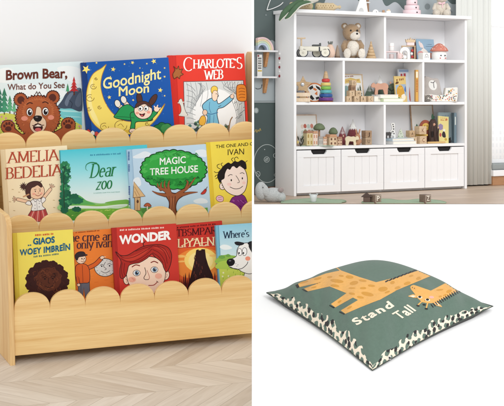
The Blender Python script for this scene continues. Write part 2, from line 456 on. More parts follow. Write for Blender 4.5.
# backs of the troughs
for k in range(3):
    y = YK[k] + TD - .004; zt = (ZV[k + 1] - .126) if k < 2 else ZV[2] + .16
    zb = ZV[k] - .1
    if k < 2:
        zt = ZV[k + 1] - .1265; y = YK[k + 1] + .002
    m = MB(); m.box(((xl(y) + xr(y)) / 2, y + .005, (zb + zt) / 2), (xr(y) - xl(y) - .03, .01, zt - zb), maple); T.part('back_board', m)
ztop = [ahit(8, 217, (0, -.008, 0), (0, 1, 0)).z, 0, ahit(250, 56, (0, YK[2], 0), (0, 1, 0)).z]; ztop[1] = (ztop[0] + ztop[2]) / 2
prof = [(-.008, ZF)]
for k in range(3):
    y = YK[k] - .008; prof.append((y, ztop[k] - .035))
    prof += [(y + .035 - .035 * math.cos(t), ztop[k] - .035 + .035 * math.sin(t)) for t in (math.pi / 2 * j / 6 for j in range(1, 7))]
    if k < 2: prof.append((YK[k + 1] - .008, ztop[k] + .0))
yb = YK[2] + TD + .008
prof += [(yb - .03 + .03 * math.sin(t), ztop[2] - .03 + .03 * math.cos(t)) for t in (math.pi / 2 * j / 6 for j in range(7))] + [(yb, ZF)]
for sgn in (-1, 1):
    m = MB()
    ang = math.atan(SPL) if sgn < 0 else 0
    x = 0 if sgn < 0 else RIGHT0
    Mx = Matrix.Translation((x, 0, 0)) @ Matrix.Rotation(ang, 4, 'Z') @ Matrix(((0, 1, 0, 0), (1, 0, 0, 0), (0, 0, 1, 0), (0, 0, 0, 1)))
    m.prism(prof, (-.0155 if sgn < 0 else 0), (0 if sgn < 0 else .016), maple_v, .0015, M=Mx)
    T.part('side_panel', m)
for zz, yy in ((ZV[0] - .05, .17), (ZV[1] - .03, .34)):
    pass

# floor and wall of set A
def floor_mat():
    m, nt, b = new_mat('chevron oak'); L = nt.links.new
    b.inputs['Roughness'].default_value = .42; b.inputs['Specular IOR Level'].default_value = .35
    tc = node(nt, 'ShaderNodeTexCoord'); mp = node(nt, 'ShaderNodeMapping'); mp.inputs['Rotation'].default_value = (0, 0, R(FLOOR_ROT)); mp.inputs['Location'].default_value = FLOOR_LOC
    L(tc.outputs['Object'], mp.inputs['Vector']); sx = node(nt, 'ShaderNodeSeparateXYZ'); L(mp.outputs['Vector'], sx.inputs[0])
    def mt(op, a, bb=None, c=None):
        n = node(nt, 'ShaderNodeMath', operation=op)
        for i, x in enumerate((a, bb, c)):
            if x is None: continue
            if isinstance(x, (int, float)): n.inputs[i].default_value = x
            else: L(x, n.inputs[i])
        return n.outputs[0]
    W, H, K = .2, .075, .2
    p = mt('DIVIDE', sx.outputs[0], W); cell = mt('FLOOR', p); f = mt('FRACT', p)
    par = mt('MODULO', mt('ABSOLUTE', cell), 2.0)
    tri = mt('ADD', mt('MULTIPLY', f, mt('SUBTRACT', 1.0, mt('MULTIPLY', par, 2.0))), par)      # f or 1-f
    yy = mt('ADD', sx.outputs[1], mt('MULTIPLY', tri, K))
    q = mt('DIVIDE', yy, H); idx = mt('FLOOR', q); fr = mt('FRACT', q)
    cb = node(nt, 'ShaderNodeCombineXYZ'); L(cell, cb.inputs[0]); L(idx, cb.inputs[1])
    wn = node(nt, 'ShaderNodeTexWhiteNoise'); L(cb.outputs[0], wn.inputs['Vector'])
    # grain runs along the plank
    g = node(nt, 'ShaderNodeCombineXYZ'); L(mt('MULTIPLY', tri, 1.6), g.inputs[0]); L(mt('MULTIPLY', yy, 42.0), g.inputs[1]); L(mt('MULTIPLY', wn.outputs['Value'], 37.0), g.inputs[2])
    n = node(nt, 'ShaderNodeTexNoise'); n.inputs['Scale'].default_value = 1.0; n.inputs['Detail'].default_value = 7; n.inputs['Distortion'].default_value = 1.0; L(g.outputs[0], n.inputs['Vector'])
    tone = mt('ADD', mt('MULTIPLY', wn.outputs['Value'], .5), mt('MULTIPLY', n.outputs['Fac'], .9))
    rp = node(nt, 'ShaderNodeValToRGB'); e = rp.color_ramp.elements
    e[0].position = .28; e[0].color = rgb((200, 184, 166)); e[1].position = 1.0; e[1].color = rgb((232, 221, 207)); L(tone, rp.inputs['Fac'])
    gap = mt('MINIMUM', mt('MINIMUM', fr, mt('SUBTRACT', 1.0, fr)), 1.0); ed = mt('MINIMUM', mt('MULTIPLY', f, 4.0), mt('MULTIPLY', mt('SUBTRACT', 1.0, f), 4.0))
    gp = mt('LESS_THAN', mt('MINIMUM', gap, ed), .018)
    mx = node(nt, 'ShaderNodeMix', data_type='RGBA'); mx.inputs[7].default_value = rgb((182, 167, 150)); L(mt('MULTIPLY', gp, .75), mx.inputs[0]); L(rp.outputs['Color'], mx.inputs[6])
    L(mx.outputs[2], b.inputs['Base Color'])
    return m
FLOOR_ROT, FLOOR_LOC = 90, (.05, .02, 0)
m = MB()
def afl(u, v, eps=-.0006):
    h = ahit(u, v, (0, 0, ZF), (0, 0, 1)); return h
c1 = afl(-90, 430); c2 = afl(251.8, 430); c3 = ahit(251.8, 300, (0, .75, ZF), (0, 1, 0)); c3.z = ZF
# right edge follows the divider: the line where floor meets the plane X = 0
d = afl(251.8, 350) - afl(251.8, 420); e1 = afl(251.8, 430); e2 = e1 + d * 8
tt = (.9 - e1.y) / d.y; e2 = e1 + d * tt
m.add([c1, e1, e2, V((-.8, .9, ZF)), V((-.8, c1.y, ZF))], [(0, 1, 2, 3, 4)], floor_mat())
o = m.build('bookshelf_floor', None, M=AM); tag(o, kind='structure')
m = MB(); YW = YK[2] + TD + .02
m.box((.6, YW + .01, .8), (3.2, .02, 2.4), paint((234, 234, 234), .7, .01, 3, .05, 300))
o = m.build('bookshelf_wall', None, M=AM); tag(o, kind='structure')

# ------------------------------------------------------------------ books of set A
white_paper = paint((240, 234, 222), .8, .05, 300)
def book(label, tier, off, tilt, tl, tr, cover, spine=None, hinge=.013, art=None, thick=.016, board=.0022):
    """tl, tr: the two top corners of the front cover in the photo; the cover leans back by tilt degrees"""
    a = R(tilt); n = V((0, -math.cos(a), math.sin(a))); dn = V((0, -math.sin(a), -math.cos(a)))
    y0 = YK[tier] + off; zb = ZV[tier] - .09
    p0 = V((0, y0, zb))
    TL = ahit(tl[0], tl[1], p0, n); TR = ahit(tr[0], tr[1], p0, n)
    xd = (TR - TL); W = xd.length; xd = xd / W; dn = (-n.cross(xd)).normalized()
    if dn.z > 0: dn = -dn
    H = (TL.z - zb) / -dn.z
    up = -dn; O = TL + dn * H
    L = Matrix(((xd.x, -n.x, up.x, O.x), (xd.y, -n.y, up.y, O.y), (xd.z, -n.z, up.z, O.z), (0, 0, 0, 1)))   # book: x width, y into the book, z up
    M = AM @ L
    t = Thing('picture_book', label, 'book', M, group='picture books on the tiered bookshelf')
    cv = paint(cover, .38, .02, 30, .03, 400, spec=.16); sp = paint(spine or cover, .38, .02, 30, spec=.16)
    m = MB(); m.box((W / 2 + hinge / 2, board / 2, H / 2), (W - hinge, board, H), cv, .0006)
    m.box((hinge * .28, board / 2 + .0003, H / 2), (hinge * .56, board - .0003, H), sp, .0008)
    m.box((hinge * .8, board * .8, H / 2), (hinge * .5, board * .4, H - .0006), sp)
    fc = t.part('front_cover', m)
    m = MB(); m.box((W / 2, thick - board / 2, H / 2), (W, board, H), sp, .0006); t.part('back_cover', m)
    m = MB(); m.box((-.0007, thick / 2, H / 2), (.0024, thick - .0008, H), sp, .0008); t.part('spine', m)
    m = MB(); m.box((W / 2, thick / 2, H / 2), (W - .006, thick - 2 * board - .0004, H - .007), white_paper); t.part('page_block', m)
    Mi = M.inverted(); eo = Mi @ EYE
    def mp(u, v):
        d = Mi.to_3x3() @ ray(u, v); k = -eo.y / d.y
        return eo + d * k, V((0, -1, 0))
    A = Art(mp)
    q = (0, 0)
    # trims print to the cover
    def inv(x, z):
        p = M @ V((x, 0, z)) - EYE; return (PX + FP * p.x / p.y, PY - FP * p.z / p.y)
    A.corner = inv; A.W = W; A.H = H
    if art:
        art(A, t, fc, spine)
    return t
def full(A, c, x0=0, x1=1, z0=0, z1=1):
    i = .0006
    A.raw([A.corner(x, z) for x, z in ((A.W * x0 + i, A.H * z0 + i), (A.W * x1 - i, A.H * z0 + i), (A.W * x1 - i, A.H * z1 - i), (A.W * x0 + i, A.H * z1 - i))], [(0, 1, 2, 3)], c, True)
def fin(A, fc, nm='cover_picture'): A.build(nm, fc); A.fresh()
OUT = (58, 30, 22)

def art_bear(A, t, fc, _):
    A.vw = (0, 64, 5.07)
    full(A, (222, 234, 234))
    for p in ([(-20, 40), (20, 20), (60, 26), (80, 60), (60, 90), (10, 95), (-20, 80)], [(290, 20), (350, 10), (410, 30), (412, 95), (360, 90), (320, 60)], [(80, 110), (150, 100), (250, 120), (330, 140), (300, 170), (120, 165)]): A.blob(p, (236, 240, 238))
    A.blob([(280, 240), (310, 190), (345, 150), (380, 128), (412, 130), (414, 250), (350, 262)], (98, 110, 126))
    A.poly([(-22, 255), (30, 248), (90, 258), (160, 262), (300, 266), (414, 300), (416, 404), (-22, 404)], (206, 208, 92))
    A.poly([(296, 226), (340, 224), (414, 228), (416, 312), (378, 290), (330, 284), (300, 262)], (116, 198, 202))
    A.poly([(300, 232), (414, 238), (414, 246), (320, 242)], (170, 222, 220)); A.poly([(320, 262), (400, 266), (414, 272), (350, 270)], (160, 218, 218))
    A.blob([(298, 212), (318, 178), (334, 150), (360, 134), (392, 140), (413, 128), (414, 236), (360, 226), (318, 226)], (66, 78, 96))
    A.blob([(328, 196), (344, 160), (362, 144), (372, 150), (352, 184), (340, 214)], (104, 116, 134)); A.blob([(380, 200), (392, 160), (410, 146), (412, 200), (396, 218)], (88, 100, 118)); A.line([(352, 184), (366, 200), (360, 222)], 3, (40, 48, 62))
    A.poly([(373, 128), (379, 128), (380, 158), (372, 158)], (90, 50, 40))
    for z, w in ((66, 8), (84, 14), (100, 19), (116, 24)): A.poly([(375, z - 4), (375 + w, z + 24), (375 + w * .4, z + 20), (375, z + 25), (375 - w * .4, z + 20), (375 - w, z + 24)], (188, 42, 44) if z != 84 else (206, 60, 56))
    for x, z0, z1, w, c in ((343, 106, 148, 10, (66, 140, 96)), (22, 128, 250, 26, (64, 138, 104)), (50, 166, 246, 18, (86, 158, 116)), (-4, 120, 250, 26, (54, 122, 96)), (72, 196, 250, 12, (96, 166, 120))):
        A.poly([(x - 2, z1 - 20), (x + 2, z1 - 20), (x + 3, z1 + 6), (x - 3, z1 + 6)], (92, 66, 48))
        n = 4
        for j in range(n):
            a = z0 + (z1 - z0 - 14) * j / n; k = w * (.4 + .6 * (j + 1) / n); A.poly([(x, a - 8), (x + k, a + (z1 - z0) * .3), (x + k * .4, a + (z1 - z0) * .26), (x, a + (z1 - z0) * .31), (x - k * .45, a + (z1 - z0) * .26), (x - k, a + (z1 - z0) * .3)], tuple(int(q * (.9 + .07 * j)) for q in c))
    for x, z in ((8, 268), (30, 275), (60, 285), (402, 316), (410, 330), (395, 335), (14, 292), (70, 300)): A.star(x, z, 7, (214, 120, 176), x); 
    for i in range(26): 
        x = random.choice([random.uniform(-10, 80), random.uniform(300, 410)]); z = random.uniform(300, 398); A.line([(x, z), (x + 3, z - 12)], 2.5, (150, 172, 66), 0)
    B, D, Lb = (166, 84, 46), (66, 30, 22), (186, 104, 60)
    A.fuzz(40, 318, 37, 36, D, 22, .05); A.poly([(18, 340), (70, 318), (130, 372), (140, 404), (20, 404)], D); A.fuzz(346, 306, 38, 37, D, 22, .05); A.poly([(318, 320), (384, 316), (376, 360), (330, 404), (230, 404), (260, 350)], D)
    A.fuzz(193, 400, 124, 62, D, 34, .05)
    A.fuzz(104, 180, 36, 36, D, 20, .05); A.fuzz(268, 168, 36, 36, D, 20, .05)
    A.fuzz(192, 266, 116, 110, D, 46, .035)
    A.fuzz(40, 319, 33, 32, B, 22, .05); A.poly([(20, 342), (66, 322), (132, 376), (136, 404), (30, 404)], B); A.fuzz(346, 307, 34, 33, B, 22, .05); A.poly([(318, 324), (380, 320), (372, 358), (326, 404), (240, 404), (266, 352)], B)
    A.fuzz(193, 402, 118, 60, B, 34, .05); A.fuzz(104, 181, 31, 31, B, 20, .05); A.fuzz(268, 169, 31, 31, B, 20, .05)
    A.ell(106, 183, 19, 20, (88, 40, 28)); A.ell(266, 171, 19, 20, (88, 40, 28))
    A.fuzz(192, 266, 110, 104, B, 46, .035); A.fuzz(192, 240, 80, 66, Lb, 40, .06); A.fuzz(192, 236, 70, 54, (172, 90, 50), 40, .06)
    for i in range(60):
        a = random.uniform(0, 6.28); r = random.uniform(.72, .98); x = 192 + 108 * r * math.cos(a); z = 266 + 102 * r * math.sin(a); A.line([(x, z), (x + 7 * math.cos(a), z + 9 * math.sin(a) + 3)], 2.2, random.choice([(132, 62, 34), (196, 116, 70)]), 0, True)
    A.blob([(176, 262), (184, 222), (196, 216), (208, 226), (214, 262), (232, 288), (232, 320), (206, 352), (178, 352), (154, 326), (154, 292)], (228, 198, 168), 2.5, (110, 60, 40))
    A.ell(192, 322, 25, 21, (58, 20, 20)); A.ell(193, 333, 16, 9, (206, 96, 96)); A.poly([(168, 312), (192, 306), (218, 311), (204, 317), (180, 317)], (240, 226, 210)); A.line([(164, 312), (180, 311), (192, 303), (206, 310), (222, 310)], 4, D)
    A.blob([(168, 272), (180, 262), (202, 262), (214, 270), (206, 288), (192, 293), (178, 289)], (28, 18, 18)); A.ell(186, 270, 7, 3.5, (120, 110, 110)); A.line([(192, 290), (192, 306)], 3.5, (40, 22, 20), 0)
    for x, z in ((150, 243), (230, 240)):
        A.ell(x, z, 17, 22, D); A.ell(x, z + 1, 14.5, 19, (246, 244, 240)); A.ell(x + 1, z + 3, 10.5, 15, (34, 22, 24)); A.ell(x + 4, z - 3, 4, 5, (250, 250, 250))
    A.line([(136, 204), (150, 196), (164, 200)], 5, D); A.line([(216, 196), (230, 192), (244, 200)], 5, D)
    A.ell(124, 276, 17, 12, (224, 142, 118)); A.ell(258, 271, 16, 12, (224, 142, 118)); A.line([(180, 152), (186, 140), (192, 152), (200, 142), (206, 153)], 4, D, 0)
    for cx, cz in ((42, 318), (345, 306)):
        A.blob([(cx - 16, cz + 16), (cx - 12, cz + 2), (cx + 2, cz - 2), (cx + 14, cz + 4), (cx + 14, cz + 18), (cx, cz + 22)], (88, 38, 28))
        for dx, dz in ((-20, -4), (-9, -15), (5, -17), (18, -8)): A.ell(cx + dx, cz + dz, 6, 8, (88, 38, 28), dx)
    fin(A, fc)
    A.text('Brown Bear,', (30, 83), (341, 72), 51, (102, 44, 30), .03, 0, .02, bow=.05); A.text('What do You See', (38, 133), (328, 121), 31, (104, 50, 34), .012, 0, .02)
    fin(A, fc, 'title')
book('blue and green picture book with a waving brown bear', 2, .05, 12, (-7, 65.5), (82.8, 61.2), (206, 222, 220), None, .01, art_bear)

def art_moon(A, t, fc, _):
    A.vw = (80, 55, 4.611); full(A, (24, 86, 168), .052)
    for i in range(70): A.ell(random.uniform(35, 395), random.uniform(30, 340), 1.3, 1.3, (110, 160, 210))
    Y = (246, 220, 108)
    A.blob([(120, 44), (100, 60), (58, 90), (34, 150), (30, 220), (46, 290), (88, 340), (150, 366), (210, 368), (280, 350), (330, 318), (368, 272), (386, 238), (390, 226), (372, 248), (330, 282), (270, 306), (200, 302), (150, 268), (114, 214), (96, 150), (100, 100), (114, 60)], Y, 3, (176, 130, 40))
    A.blob([(56, 110), (40, 160), (38, 220), (54, 285), (92, 330), (80, 290), (58, 240), (50, 180), (60, 130)], (250, 232, 150)); A.blob([(120, 348), (180, 362), (250, 352), (310, 324), (250, 340), (180, 348)], (230, 190, 70))
    for x, z, r in ((47, 198, 18), (113, 330, 19), (62, 146, 13), (90, 242, 8), (42, 250, 9), (188, 326, 28), (310, 318, 9), (74, 110, 6)):
        A.line([(x + r * math.cos(q), z + r * .85 * math.sin(q)) for q in (2 * math.pi * i / 20 for i in range(17))], 2.4, (120, 90, 40), 0); A.line([(x - r * .5, z), (x, z - r * .3), (x + r * .45, z + r * .2)], 2.2, (140, 105, 45))
    for x, z, r in ((28, 66, 21), (153, 66, 12), (242, 35, 9), (340, 29, 13), (370, 162, 12), (135, 195, 10), (245, 208, 6), (76, 36, 6), (390, 100, 6), (205, 42, 5), (390, 188, 5), (110, 122, 4), (308, 40, 5), (276, 60, 4), (390, 60, 5), (140, 100, 4), (120, 230, 4), (340, 200, 5)): A.star(x, z, r, (250, 226, 120), x)
    A.bumpy(384, 352, 48, 36, (38, 118, 62), 9, .14, 3, (16, 52, 30)); A.bumpy(398, 338, 24, 18, (70, 150, 80), 7, .14); A.star(378, 374, 17, (244, 160, 50), 10)
    for x, z, c in ((38, 354, (206, 60, 56)), (48, 372, (236, 232, 226)), (62, 376, (40, 120, 70)), (76, 364, (214, 80, 70)), (58, 360, (240, 236, 230)), (88, 378, (50, 130, 70))): A.bumpy(x, z, 9, 10, c, 6, .2, 1.5, (20, 30, 60))
    O = (34, 40, 36); G = (40, 152, 84); S = (250, 218, 196)
    for a, b in (((204, 250), (176, 232)), ((226, 240), (204, 214))):
        A.line([a, b], 22, O, 0); A.line([a, b], 17, S, 0)
        A.ell(b[0] - 3, b[1] - 8, 13, 18, (238, 230, 216), -20, 2.5, O)
    A.blob([(158, 288), (170, 266), (190, 240), (222, 228), (250, 246), (262, 262), (258, 296), (214, 300)], G, 3, O)
    A.blob([(232, 270), (262, 262), (320, 278), (334, 300), (300, 306), (258, 310), (252, 338), (232, 340), (236, 310)], G, 3, O); A.line([(168, 284), (210, 286), (250, 290)], 2.5, (24, 100, 54)); A.line([(320, 292), (348, 262)], 24, O, 0); A.line([(320, 292), (346, 265)], 18, G, 0)
    A.ell(353, 250, 13, 13, S, 0, 2.5, O); A.line([(346, 244), (342, 236)], 5, S, 0); A.line([(355, 240), (358, 232)], 5, S, 0); A.line([(362, 248), (370, 244)], 5, S, 0)
    A.ell(243, 350, 17, 11, S, 0, 2.5, O); A.line([(236, 354), (250, 354)], 2, O, 0)
    A.ell(274, 203, 13, 29, (86, 50, 42), -8, 3, O); A.ell(336, 208, 13, 31, (86, 50, 42), 32, 3, O)
    A.ell(291, 257, 42, 39, S, 0, 3, O); A.blob([(254, 244), (262, 222), (290, 212), (318, 222), (332, 244), (318, 238), (300, 226), (282, 230), (268, 238)], (86, 50, 42), 2.5, O)
    for x, z in ((279, 246), (305, 246)): A.ell(x, z, 11, 12, (250, 250, 248), 0, 2, O); A.ell(x - 2, z + 2, 4.5, 5, (26, 22, 24))
    A.blob([(272, 270), (286, 272), (300, 268), (294, 282), (282, 284)], (80, 24, 28)); A.ell(285, 279, 6, 3.5, (214, 100, 100)); A.ell(264, 268, 8, 6, (240, 160, 140)); A.ell(316, 264, 8, 6, (240, 160, 140))
    fin(A, fc)
    A.text('Goodnight', (106, 160), (374, 110), 52, (250, 236, 160), .016, 0, .03); A.text('Moon', (178, 192), (318, 171), 44, (250, 236, 160), .018, 0, .04)
    fin(A, fc, 'title')
    # spine print
    A.k = 0
book('deep blue picture book with a child lying on a yellow crescent moon', 2, .026, 12, (81.3, 62.6), (168.4, 57.3), (24, 84, 164), (22, 58, 120), .017, art_moon, .02)

def art_web(A, t, fc, _):
    A.vw = (165, 50, 4.611); K = (62, 62, 66)
    A.poly([(86, 146), (361, 140), (374, 386), (92, 400)], (214, 216, 214), 2.5, K)
    A.ell(232, 290, 104, 112, (242, 242, 240)); 
    for i in range(9): A.line([(100, 158 + i * 26), (122 + 8 * math.sin(i), 170 + i * 24), (140, 190 + i * 22)], 2, (120, 124, 126))
    for x in (100, 118, 140, 165, 190): A.line([(x, 150), (x + 8, 200), (x - 2 + (165 - x) * .1, 260)], 1.8, (140, 144, 146))
    for i in range(7): A.line([(150 + i * 3, 152), (185 - i * 6, 178 + i * 9), (120 - i, 232 + i * 10)], 1.6, (140, 144, 146))
    for i in range(6): A.line([(262 + i * 12, 146), (286 + i * 8, 172 + i * 6), (358, 168 + i * 10)], 1.8, (130, 134, 136))
    for i in range(5): A.line([(290 + i * 16, 146), (270 + i * 20, 175), (330 + i * 6, 205)], 1.6, (130, 134, 136))
    for i in range(6): A.line([(310 + i * 10, 236), (330 + i * 6, 300), (322 + i * 9, 380)], 2, (120, 124, 122))
    for i in range(16): x = random.uniform(318, 362); z = random.uniform(240, 370); A.line([(x, z), (x + 12, z - 8)], 2.2, (110, 112, 112), 0)
    for i in range(20): x = random.uniform(94, 170); z = random.uniform(330, 388); A.blob([(x, z), (x + 9, z - 7), (x + 16, z + 2), (x + 8, z + 8)], random.choice([(84, 128, 122), (60, 80, 78), (120, 150, 110), (150, 160, 156)]))
    for i in range(14): x = random.uniform(270, 366); z = random.uniform(346, 382); A.blob([(x, z), (x + 7, z - 9), (x + 13, z + 1), (x + 6, z + 6)], random.choice([(120, 110, 80), (70, 96, 70), (90, 70, 60), (150, 150, 140)]))
    A.line([(292, 386), (300, 330), (310, 310)], 5, (150, 116, 84)); 
    O = (44, 50, 60); Bl = (124, 188, 214)
    A.blob([(178, 278), (172, 256), (190, 236), (214, 222), (236, 226), (248, 248), (292, 218), (304, 210), (314, 226), (272, 262), (244, 272), (240, 300), (248, 348), (222, 356), (192, 350), (196, 312), (186, 292)], Bl, 3, O)
    A.line([(194, 290), (214, 296), (242, 288)], 4, (70, 120, 160)); A.line([(206, 240), (204, 268), (212, 290)], 2.2, (60, 110, 150)); A.line([(226, 300), (222, 350)], 2.2, (70, 120, 160)); A.line([(208, 300), (206, 348)], 2.2, (70, 120, 160)); A.line([(246, 262), (258, 256)], 2.2, O); A.blob([(196, 300), (206, 300), (204, 345), (197, 345)], (96, 160, 192))
    A.ell(309, 214, 9, 10, (240, 206, 180), 0, 2, O); A.line([(312, 206), (316, 198)], 4, (240, 206, 180), 0); A.ell(184, 288, 11, 13, (236, 200, 172), 0, 2, O)
    A.blob([(216, 196), (222, 186), (238, 188), (244, 204), (240, 226), (230, 236), (218, 226)], (246, 216, 190), 2.2, O); A.blob([(212, 190), (214, 174), (226, 166), (240, 172), (242, 188), (232, 186), (222, 190), (218, 200)], (238, 202, 84), 2.2, (120, 90, 30)); A.line([(242, 204), (247, 212), (241, 216)], 2, O); A.ell(236, 202, 2, 2.6, O)
    A.blob([(160, 318), (170, 304), (184, 306), (188, 326), (180, 346), (162, 346), (156, 332)], (236, 180, 66), 2.5, (120, 80, 30))
    A.line([(206, 356), (204, 384)], 10, (90, 70, 60), 0); A.line([(232, 356), (236, 384)], 10, (90, 70, 60), 0)
    A.blob([(330, 172), (340, 160), (362, 160), (374, 176), (376, 226), (366, 236), (340, 234), (330, 216)], (226, 134, 44), 3, (120, 60, 20))
    for i in range(4): A.line([(340, 180 + i * 14), (352, 176 + i * 14), (368, 180 + i * 13)], 3, (150, 80, 24))
    A.blob([(36, 112), (46, 92), (40, 76), (54, 88), (62, 74), (66, 90), (80, 88), (74, 104), (84, 112), (70, 120), (66, 132), (56, 124), (42, 132)], (170, 100, 50), 3, (90, 46, 22))
    A.blob([(62, 238), (74, 224), (82, 240), (88, 262), (96, 286), (104, 300), (80, 306), (66, 300), (74, 282), (72, 258)], (226, 222, 210), 2.2, (110, 90, 84)); A.line([(66, 300), (110, 306)], 6, (220, 214, 204)); A.line([(60, 244), (90, 240)], 4, (226, 220, 208))
    fin(A, fc)
    A.serif("CHARLOTE'S", (84, 86), (357, 80), 40, (250, 246, 240), .085, .035, 0, 1.55, last=1.3, drop=.5); A.serif('WEB', (178, 136), (269, 132), 41, (250, 246, 240), .085, .035)
    fin(A, fc, 'title')
book('bright red picture book with a blue robed figure among grey webs', 2, .03, 12, (168.3, 55.3), (244.2, 53.4), (226, 58, 42), (206, 44, 34), .026, art_web, .018)

def art_girl(A, t, fc, _):
    A.vw = (0, 144, 5.203); O = (70, 44, 40); S = (242, 202, 168)
    for a, b in (((165, 306), (92, 288)), ((214, 296), (262, 236))): A.line([a, b], 19, O, 0); A.line([a, b], 14.5, S, 0)
    for c, an in (((86, 286), 180), ((266, 228), -62)):
        for d in (-50, -20, 10, 40): A.line([c, (c[0] + 19 * math.cos(R(an + d)), c[1] + 19 * math.sin(R(an + d)))], 6, O, 0); A.line([c, (c[0] + 18 * math.cos(R(an + d)), c[1] + 18 * math.sin(R(an + d)))], 3.4, S, 0)
    A.poly([(164, 342), (236, 336), (262, 404), (126, 404)], (196, 84, 80), 2.5, O)
    for i in range(7): A.line([(168 + i * 10.5, 344), (134 + i * 20, 403)], 4.5, (232, 170, 160) if i % 2 else (160, 56, 60), 0)
    A.blob([(160, 298), (178, 286), (206, 284), (222, 296), (220, 320), (234, 338), (200, 346), (164, 346), (168, 318)], (240, 238, 234), 2.5, O); A.blob([(158, 300), (142, 298), (134, 312), (160, 318)], (240, 238, 234), 2.2, O); A.blob([(214, 290), (226, 276), (238, 290), (220, 308)], (240, 238, 234), 2.2, O)
    for i in range(5): A.ell(182 + i % 2 * 22, 300 + i * 9, 2.2, 2.2, (90, 80, 90))
    A.line([(190, 290), (194, 344)], 2, (150, 146, 150), 0); A.line([(172, 290), (186, 300), (196, 290), (206, 300), (216, 292)], 2.5, (150, 146, 150), 0)
    A.fuzz(122, 222, 17, 19, (74, 46, 42), 12, .35); A.line([(136, 232), (152, 240)], 8, (180, 60, 60), 0)
    A.ell(190, 246, 42, 41, S, 0, 2.5, O)
    A.blob([(136, 266), (132, 236), (142, 208), (172, 194), (204, 196), (220, 214), (214, 226), (196, 214), (180, 222), (164, 230), (158, 250), (160, 282), (148, 284)], (78, 48, 44), 2, (40, 24, 24))
    A.line([(150, 262), (122, 274)], 7, (200, 150, 110), 0); A.line([(200, 202), (216, 192)], 3, (60, 36, 34))
    A.ell(184, 246, 2.5, 4, (50, 34, 34)); A.ell(208, 244, 2.5, 4, (50, 34, 34)); A.line([(184, 264), (198, 270), (214, 262)], 3, (150, 70, 60)); A.line([(198, 248), (202, 256), (197, 258)], 2, (190, 130, 110)); A.ell(176, 260, 8, 5, (238, 168, 146)); A.ell(216, 257, 6, 5, (238, 168, 146)); A.line([(178, 238), (188, 235)], 2.5, O); A.line([(202, 234), (212, 235)], 2.5, O)
    for x, z in ((66, 236), (280, 292), (74, 346), (100, 250), (282, 330), (52, 300)): A.line([(x - 4, z), (x + 4, z + 1)], 3, (196, 168, 120), 0)
    fin(A, fc)
    A.serif('AMELIA', (33, 100), (312, 84), 56, (180, 76, 52), .062, .028); A.serif('BEDELIA', (27, 182), (330, 162), 57, (180, 76, 52), .064, .028)
    fin(A, fc, 'title')
book('cream picture book with a girl in a striped skirt raising both arms', 1, .056, 12, (.6, 149.6), (67, 145.4), (246, 229, 192), (232, 212, 172), .014, art_girl)

def art_zoo(A, t, fc, _):
    A.vw = (58, 146, 5.342)
    full(A, gradient([(.5, (228, 240, 238)), (1, (78, 198, 212)), (.78, (150, 220, 226))], A.H))
    A.blob([(20, 300), (60, 268), (110, 262), (150, 290), (220, 306), (280, 300), (370, 286), (378, 320), (374, 340), (24, 344)], (150, 200, 130))
    A.blob([(20, 290), (44, 262), (78, 258), (120, 268), (156, 294), (200, 312), (170, 330), (22, 336)], (96, 176, 92)); A.blob([(250, 304), (300, 292), (372, 288), (374, 312), (300, 312)], (120, 180, 80))
    A.poly([(22, 318), (374, 308), (376, 386), (30, 396)], (132, 190, 78))
    A.blob([(40, 322), (120, 318), (220, 322), (330, 312), (372, 312), (350, 326), (250, 334), (120, 334), (50, 336)], (226, 238, 226)); A.blob([(260, 328), (330, 318), (368, 320), (320, 334)], (206, 226, 200))
    A.blob([(24, 352), (80, 334), (140, 344), (180, 372), (120, 394), (30, 396)], (84, 150, 58)); A.blob([(200, 346), (280, 336), (374, 340), (374, 386), (240, 388)], (120, 178, 62)); 
    for i in range(50): x = random.uniform(40, 370); z = random.uniform(338, 385); A.line([(x, z), (x + random.uniform(4, 14), z - random.uniform(0, 4))], 3, random.choice([(70, 130, 50), (150, 200, 80), (100, 166, 66), (190, 214, 110)]), 0)
    for x, z, rx, rz in ((26, 110, 26, 26), (44, 130, 22, 20), (18, 160, 24, 24), (36, 186, 22, 18), (30, 224, 26, 22), (26, 262, 28, 24), (50, 250, 18, 14), (36, 300, 34, 24), (74, 286, 34, 20), (104, 292, 30, 16), (28, 340, 20, 18), (100, 338, 24, 12), (50, 272, 26, 18), (88, 268, 22, 12)): A.bumpy(max(x, 26 + rx * .4), z, rx * .9, rz, random.choice([(36, 110, 78), (46, 126, 82), (30, 98, 70)]), 8, .22)
    for i in range(40): A.bumpy(random.uniform(24, 66), random.uniform(92, 310), 5, 4, random.choice([(66, 150, 100), (26, 84, 64), (84, 166, 112)]), 5, .3)
    A.line([(34, 110), (30, 200), (34, 330)], 5, (40, 70, 50))
    fin(A, fc)
    G = (34, 122, 66)
    A.tiny((172, 52), (336, 44), 8, (58, 140, 170)); A.tiny((190, 254), (330, 247), 5, (150, 190, 180))
    pc = 'Dear'
    A.serif('Dear', (166, 170), (312, 158), 72, G, .062, .026, .22); A.serif('zoo', (200, 234), (290, 226), 66, G, .066, .026, .14)
    A.line([(206, 92), (176, 88), (152, 100), (148, 122), (158, 132)], 6, G, 6, True)
    fin(A, fc, 'title')
book('teal picture book showing a green river valley under a pale sky', 1, .048, 12, (60, 150.2), (147, 144.6), (92, 202, 214), (70, 160, 170), .016, art_zoo)

